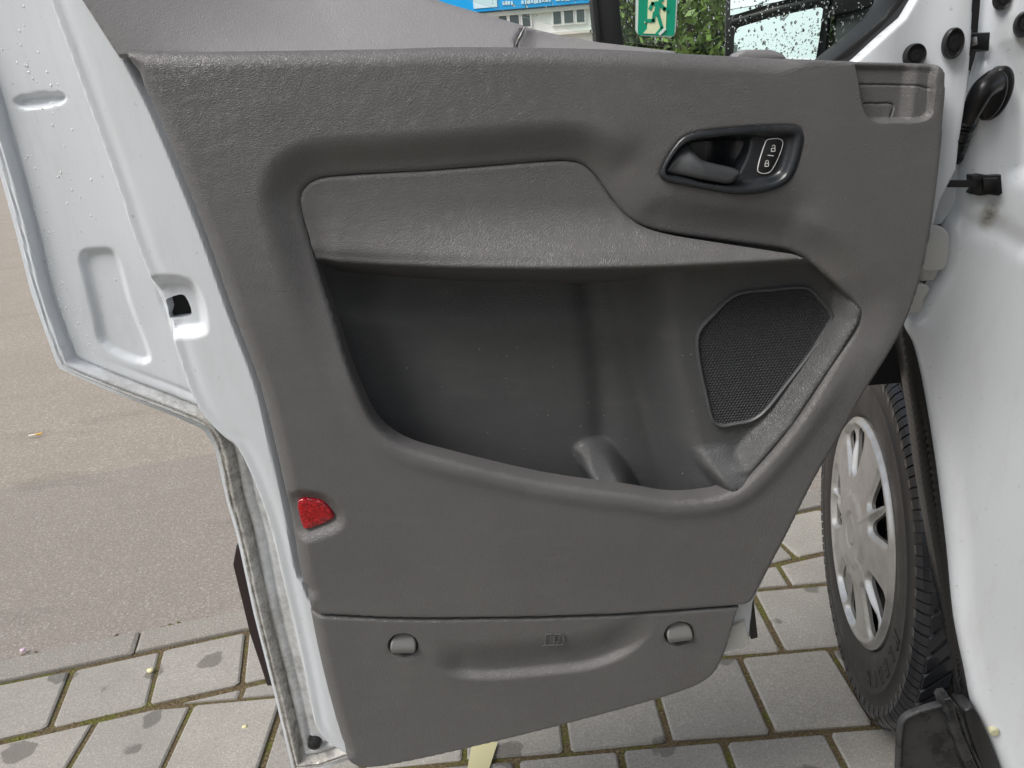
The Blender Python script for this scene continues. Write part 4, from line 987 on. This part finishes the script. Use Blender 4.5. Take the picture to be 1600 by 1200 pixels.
# ------------------------------------------------------------------ background seen through the window
BY = 26.0
BFm = Frame((0, BY, 0), (1, 0, 0), (0, -1, 0))
b0 = BFm.px([(830, 45)], 0)[0]
bld = root('building', (b0[0], BY, 0), 'white building with blue sign band and small dark windows, beyond the window glass', 'building')
zx = lambda px, py: BFm.px([(px, py)], 0)[0]
X0, X1 = zx(560, 40)[0], zx(1010, 40)[0]; ztopb = zx(820, -60)[1]
V, Fs = box_vf(((X0+X1)/2, BY+4, ztopb/2), X1-X0, 8, ztopb); mesh_obj('wall', V, Fs, M['render'], bld, False)
sb = (zx(760, 17)[1] + zx(925, 6)[1])/2; st_ = zx(830, -45)[1]
V, Fs = box_vf(((X0+X1)/2-.3, BY-.13, (sb+st_)/2), X1-X0-1.0, .2, st_-sb); SB = mesh_obj('signboard', V, Fs, M['blue'], bld, False)
V, Fs = box_vf((zx(738, 10)[0], BY-.24, sb+.25), .1, .02, .3)
lb = zx(762, 8)[0]; acc = Acc()
for i in range(5):
    for row, (wd0, wd1) in enumerate(((.30, .55), (.25, .5))):
        x = zx(785 + i*27, 5)[0] + .1*rng.random(); ln = rng.uniform(wd0, wd1); z = sb + .16 + row*.26
        k = 0
        while k < ln:
            q = rng.uniform(.05, .1); V, Fs = box_vf((x+k, BY-.245, z+rng.normal(0, .008)), q*.75, .02, .11*rng.uniform(.8, 1.1)); acc.add(V, Fs); k += q
tx = mesh_obj('sign_lettering', acc.V, acc.F, M['pale'], SB, False); tx['kind'] = 'stuff'
V, Fs = box_vf(((zx(737, 5)[0]+zx(779, 5)[0])/2, BY-.245, sb+.3), zx(779, 5)[0]-zx(742, 5)[0], .02, .42); mesh_obj('sign_panel', V, Fs, M['pale'], SB, False)
V, Fs = box_vf(((X0+X1)/2, BY-.06, sb-.10), X1-X0, .12, .12); mesh_obj('fascia', V, Fs, M['ledge'], bld, False)
z0, z1 = zx(888, 36)[1], zx(888, 15.5)[1]
for gx in (888, 803, 718, 960):
    for dx, wv in ((-18, 11), (0, 13), (18.5, 11)):
        xc = zx(gx+dx, 25)[0]; wd = wv/1200*BY*.97
        wo = mesh_obj('window', *box_vf((xc, BY-.02, (z0+z1)/2), wd+.10, .10, z1-z0+.10), M['frame'], bld, False)
        mesh_obj('pane', *box_vf((xc, BY-.075, (z0+z1)/2), wd, .02, z1-z0), M['wpane'], wo, False)
    xc = zx(gx, 25)[0]; mesh_obj('sill', *box_vf((xc, BY-.10, z0-.28), 1.4, .2, .08), M['ledge'], bld, False)
# trees
def tree(name, base, h, rad, leaves, lm, label, seed, lsz=.065):
    r_ = np.random.default_rng(seed); o = root(name, base, label, 'tree', 'trees around the parking place'); b = np.array(base, float)
    acc = Acc(); V, Fs = tube_vf([b+(0, 0, 0), b+(.05, .02, h*.2), b+(-.04, .05, h*.45), b+(.06, 0, h*.75)], [rad*.09, rad*.075, rad*.055, rad*.02], 10); acc.add(V, Fs)
    cents = []
    for k in range(16):
        t = r_.uniform(0, 2*math.pi); zz = h*r_.uniform(.16, .95); rr = rad*r_.uniform(.3, .85)*(1-abs(zz/h-.5)*.7); e = b + (rr*math.cos(t), rr*math.sin(t), zz)
        s0 = b + (0, 0, zz*.7); V, Fs = tube_vf([s0, (s0+e)/2 + (0, 0, .1), e], [rad*.03, rad*.02, rad*.006], 6); acc.add(V, Fs); cents.append((e, rad*r_.uniform(.28, .5)))
    mesh_obj('trunk', acc.V, acc.F, M['bark'], o)
    ne = leaves; ci = r_.integers(0, len(cents), ne); P = np.array([cents[i][0] for i in ci]); R_ = np.array([cents[i][1] for i in ci])
    d = r_.normal(size=(ne, 3)); d /= np.linalg.norm(d, axis=1)[:, None]; P = P + d*R_[:, None]*(r_.random(ne)**.45)[:, None]
    a = r_.normal(size=(ne, 3)); a /= np.linalg.norm(a, axis=1)[:, None]; c_ = np.cross(a, r_.normal(size=(ne, 3))); c_ /= np.linalg.norm(c_, axis=1)[:, None]
    s_ = lsz*r_.uniform(.6, 1.3, ne)[:, None]
    V = np.stack([P-a*s_, P+c_*s_*.45, P+a*s_, P-c_*s_*.45], 1).reshape(-1, 3); Fs = np.arange(ne*4).reshape(-1, 4)
    mesh_obj('crown', V, Fs.tolist(), lm, o, False)
tree('leafy_tree', (2.75, 11.5, 0), 4.6, 1.6, 16000, M['leaf'], 'bright green leafy tree right behind the exit sign', 1)
tree('leafy_tree', (5.3, 13.5, 0), 5.8, 1.9, 16000, M['leaf2'], 'darker tree behind the mirror housing', 2)
tree('leafy_tree', (4.5, 16.5, 0), 7.0, 2.3, 16000, M['leaf2'], 'tall dark tree standing deepest, between sign and mirror', 3)
tree('leafy_tree', (7.5, 15.0, 0), 6.5, 2.2, 16000, M['leaf'], 'green tree furthest to the right, beyond the mirror arm', 4)
tree('leafy_tree', (2.9, 14.0, 0), 4.2, 1.7, 16000, M['leaf2'], 'dark bushy tree close behind the bright one, at the divider bar', 11)
tree('unseen_tree', (-7.5, -6.0, 0), 8.5, 3.0, 12000, M['leaf2'], 'big tree behind the camera to the left, unseen, added for shade and for the mirror', 5, .16)  # unseen trees added to cut low light and fill the mirror
tree('unseen_tree', (-1.5, -9.5, 0), 9.0, 3.2, 12000, M['leaf'], 'big tree straight behind the camera, unseen, added for shade and reflections', 6, .16)
tree('unseen_tree', (4.5, -8.5, 0), 9.0, 3.2, 12000, M['leaf2'], 'big tree behind the camera beyond the van, out of view, added for shade and reflections', 8, .16)
for o in list(bpy.data.objects):
    if '_base' in o: del o['_base']
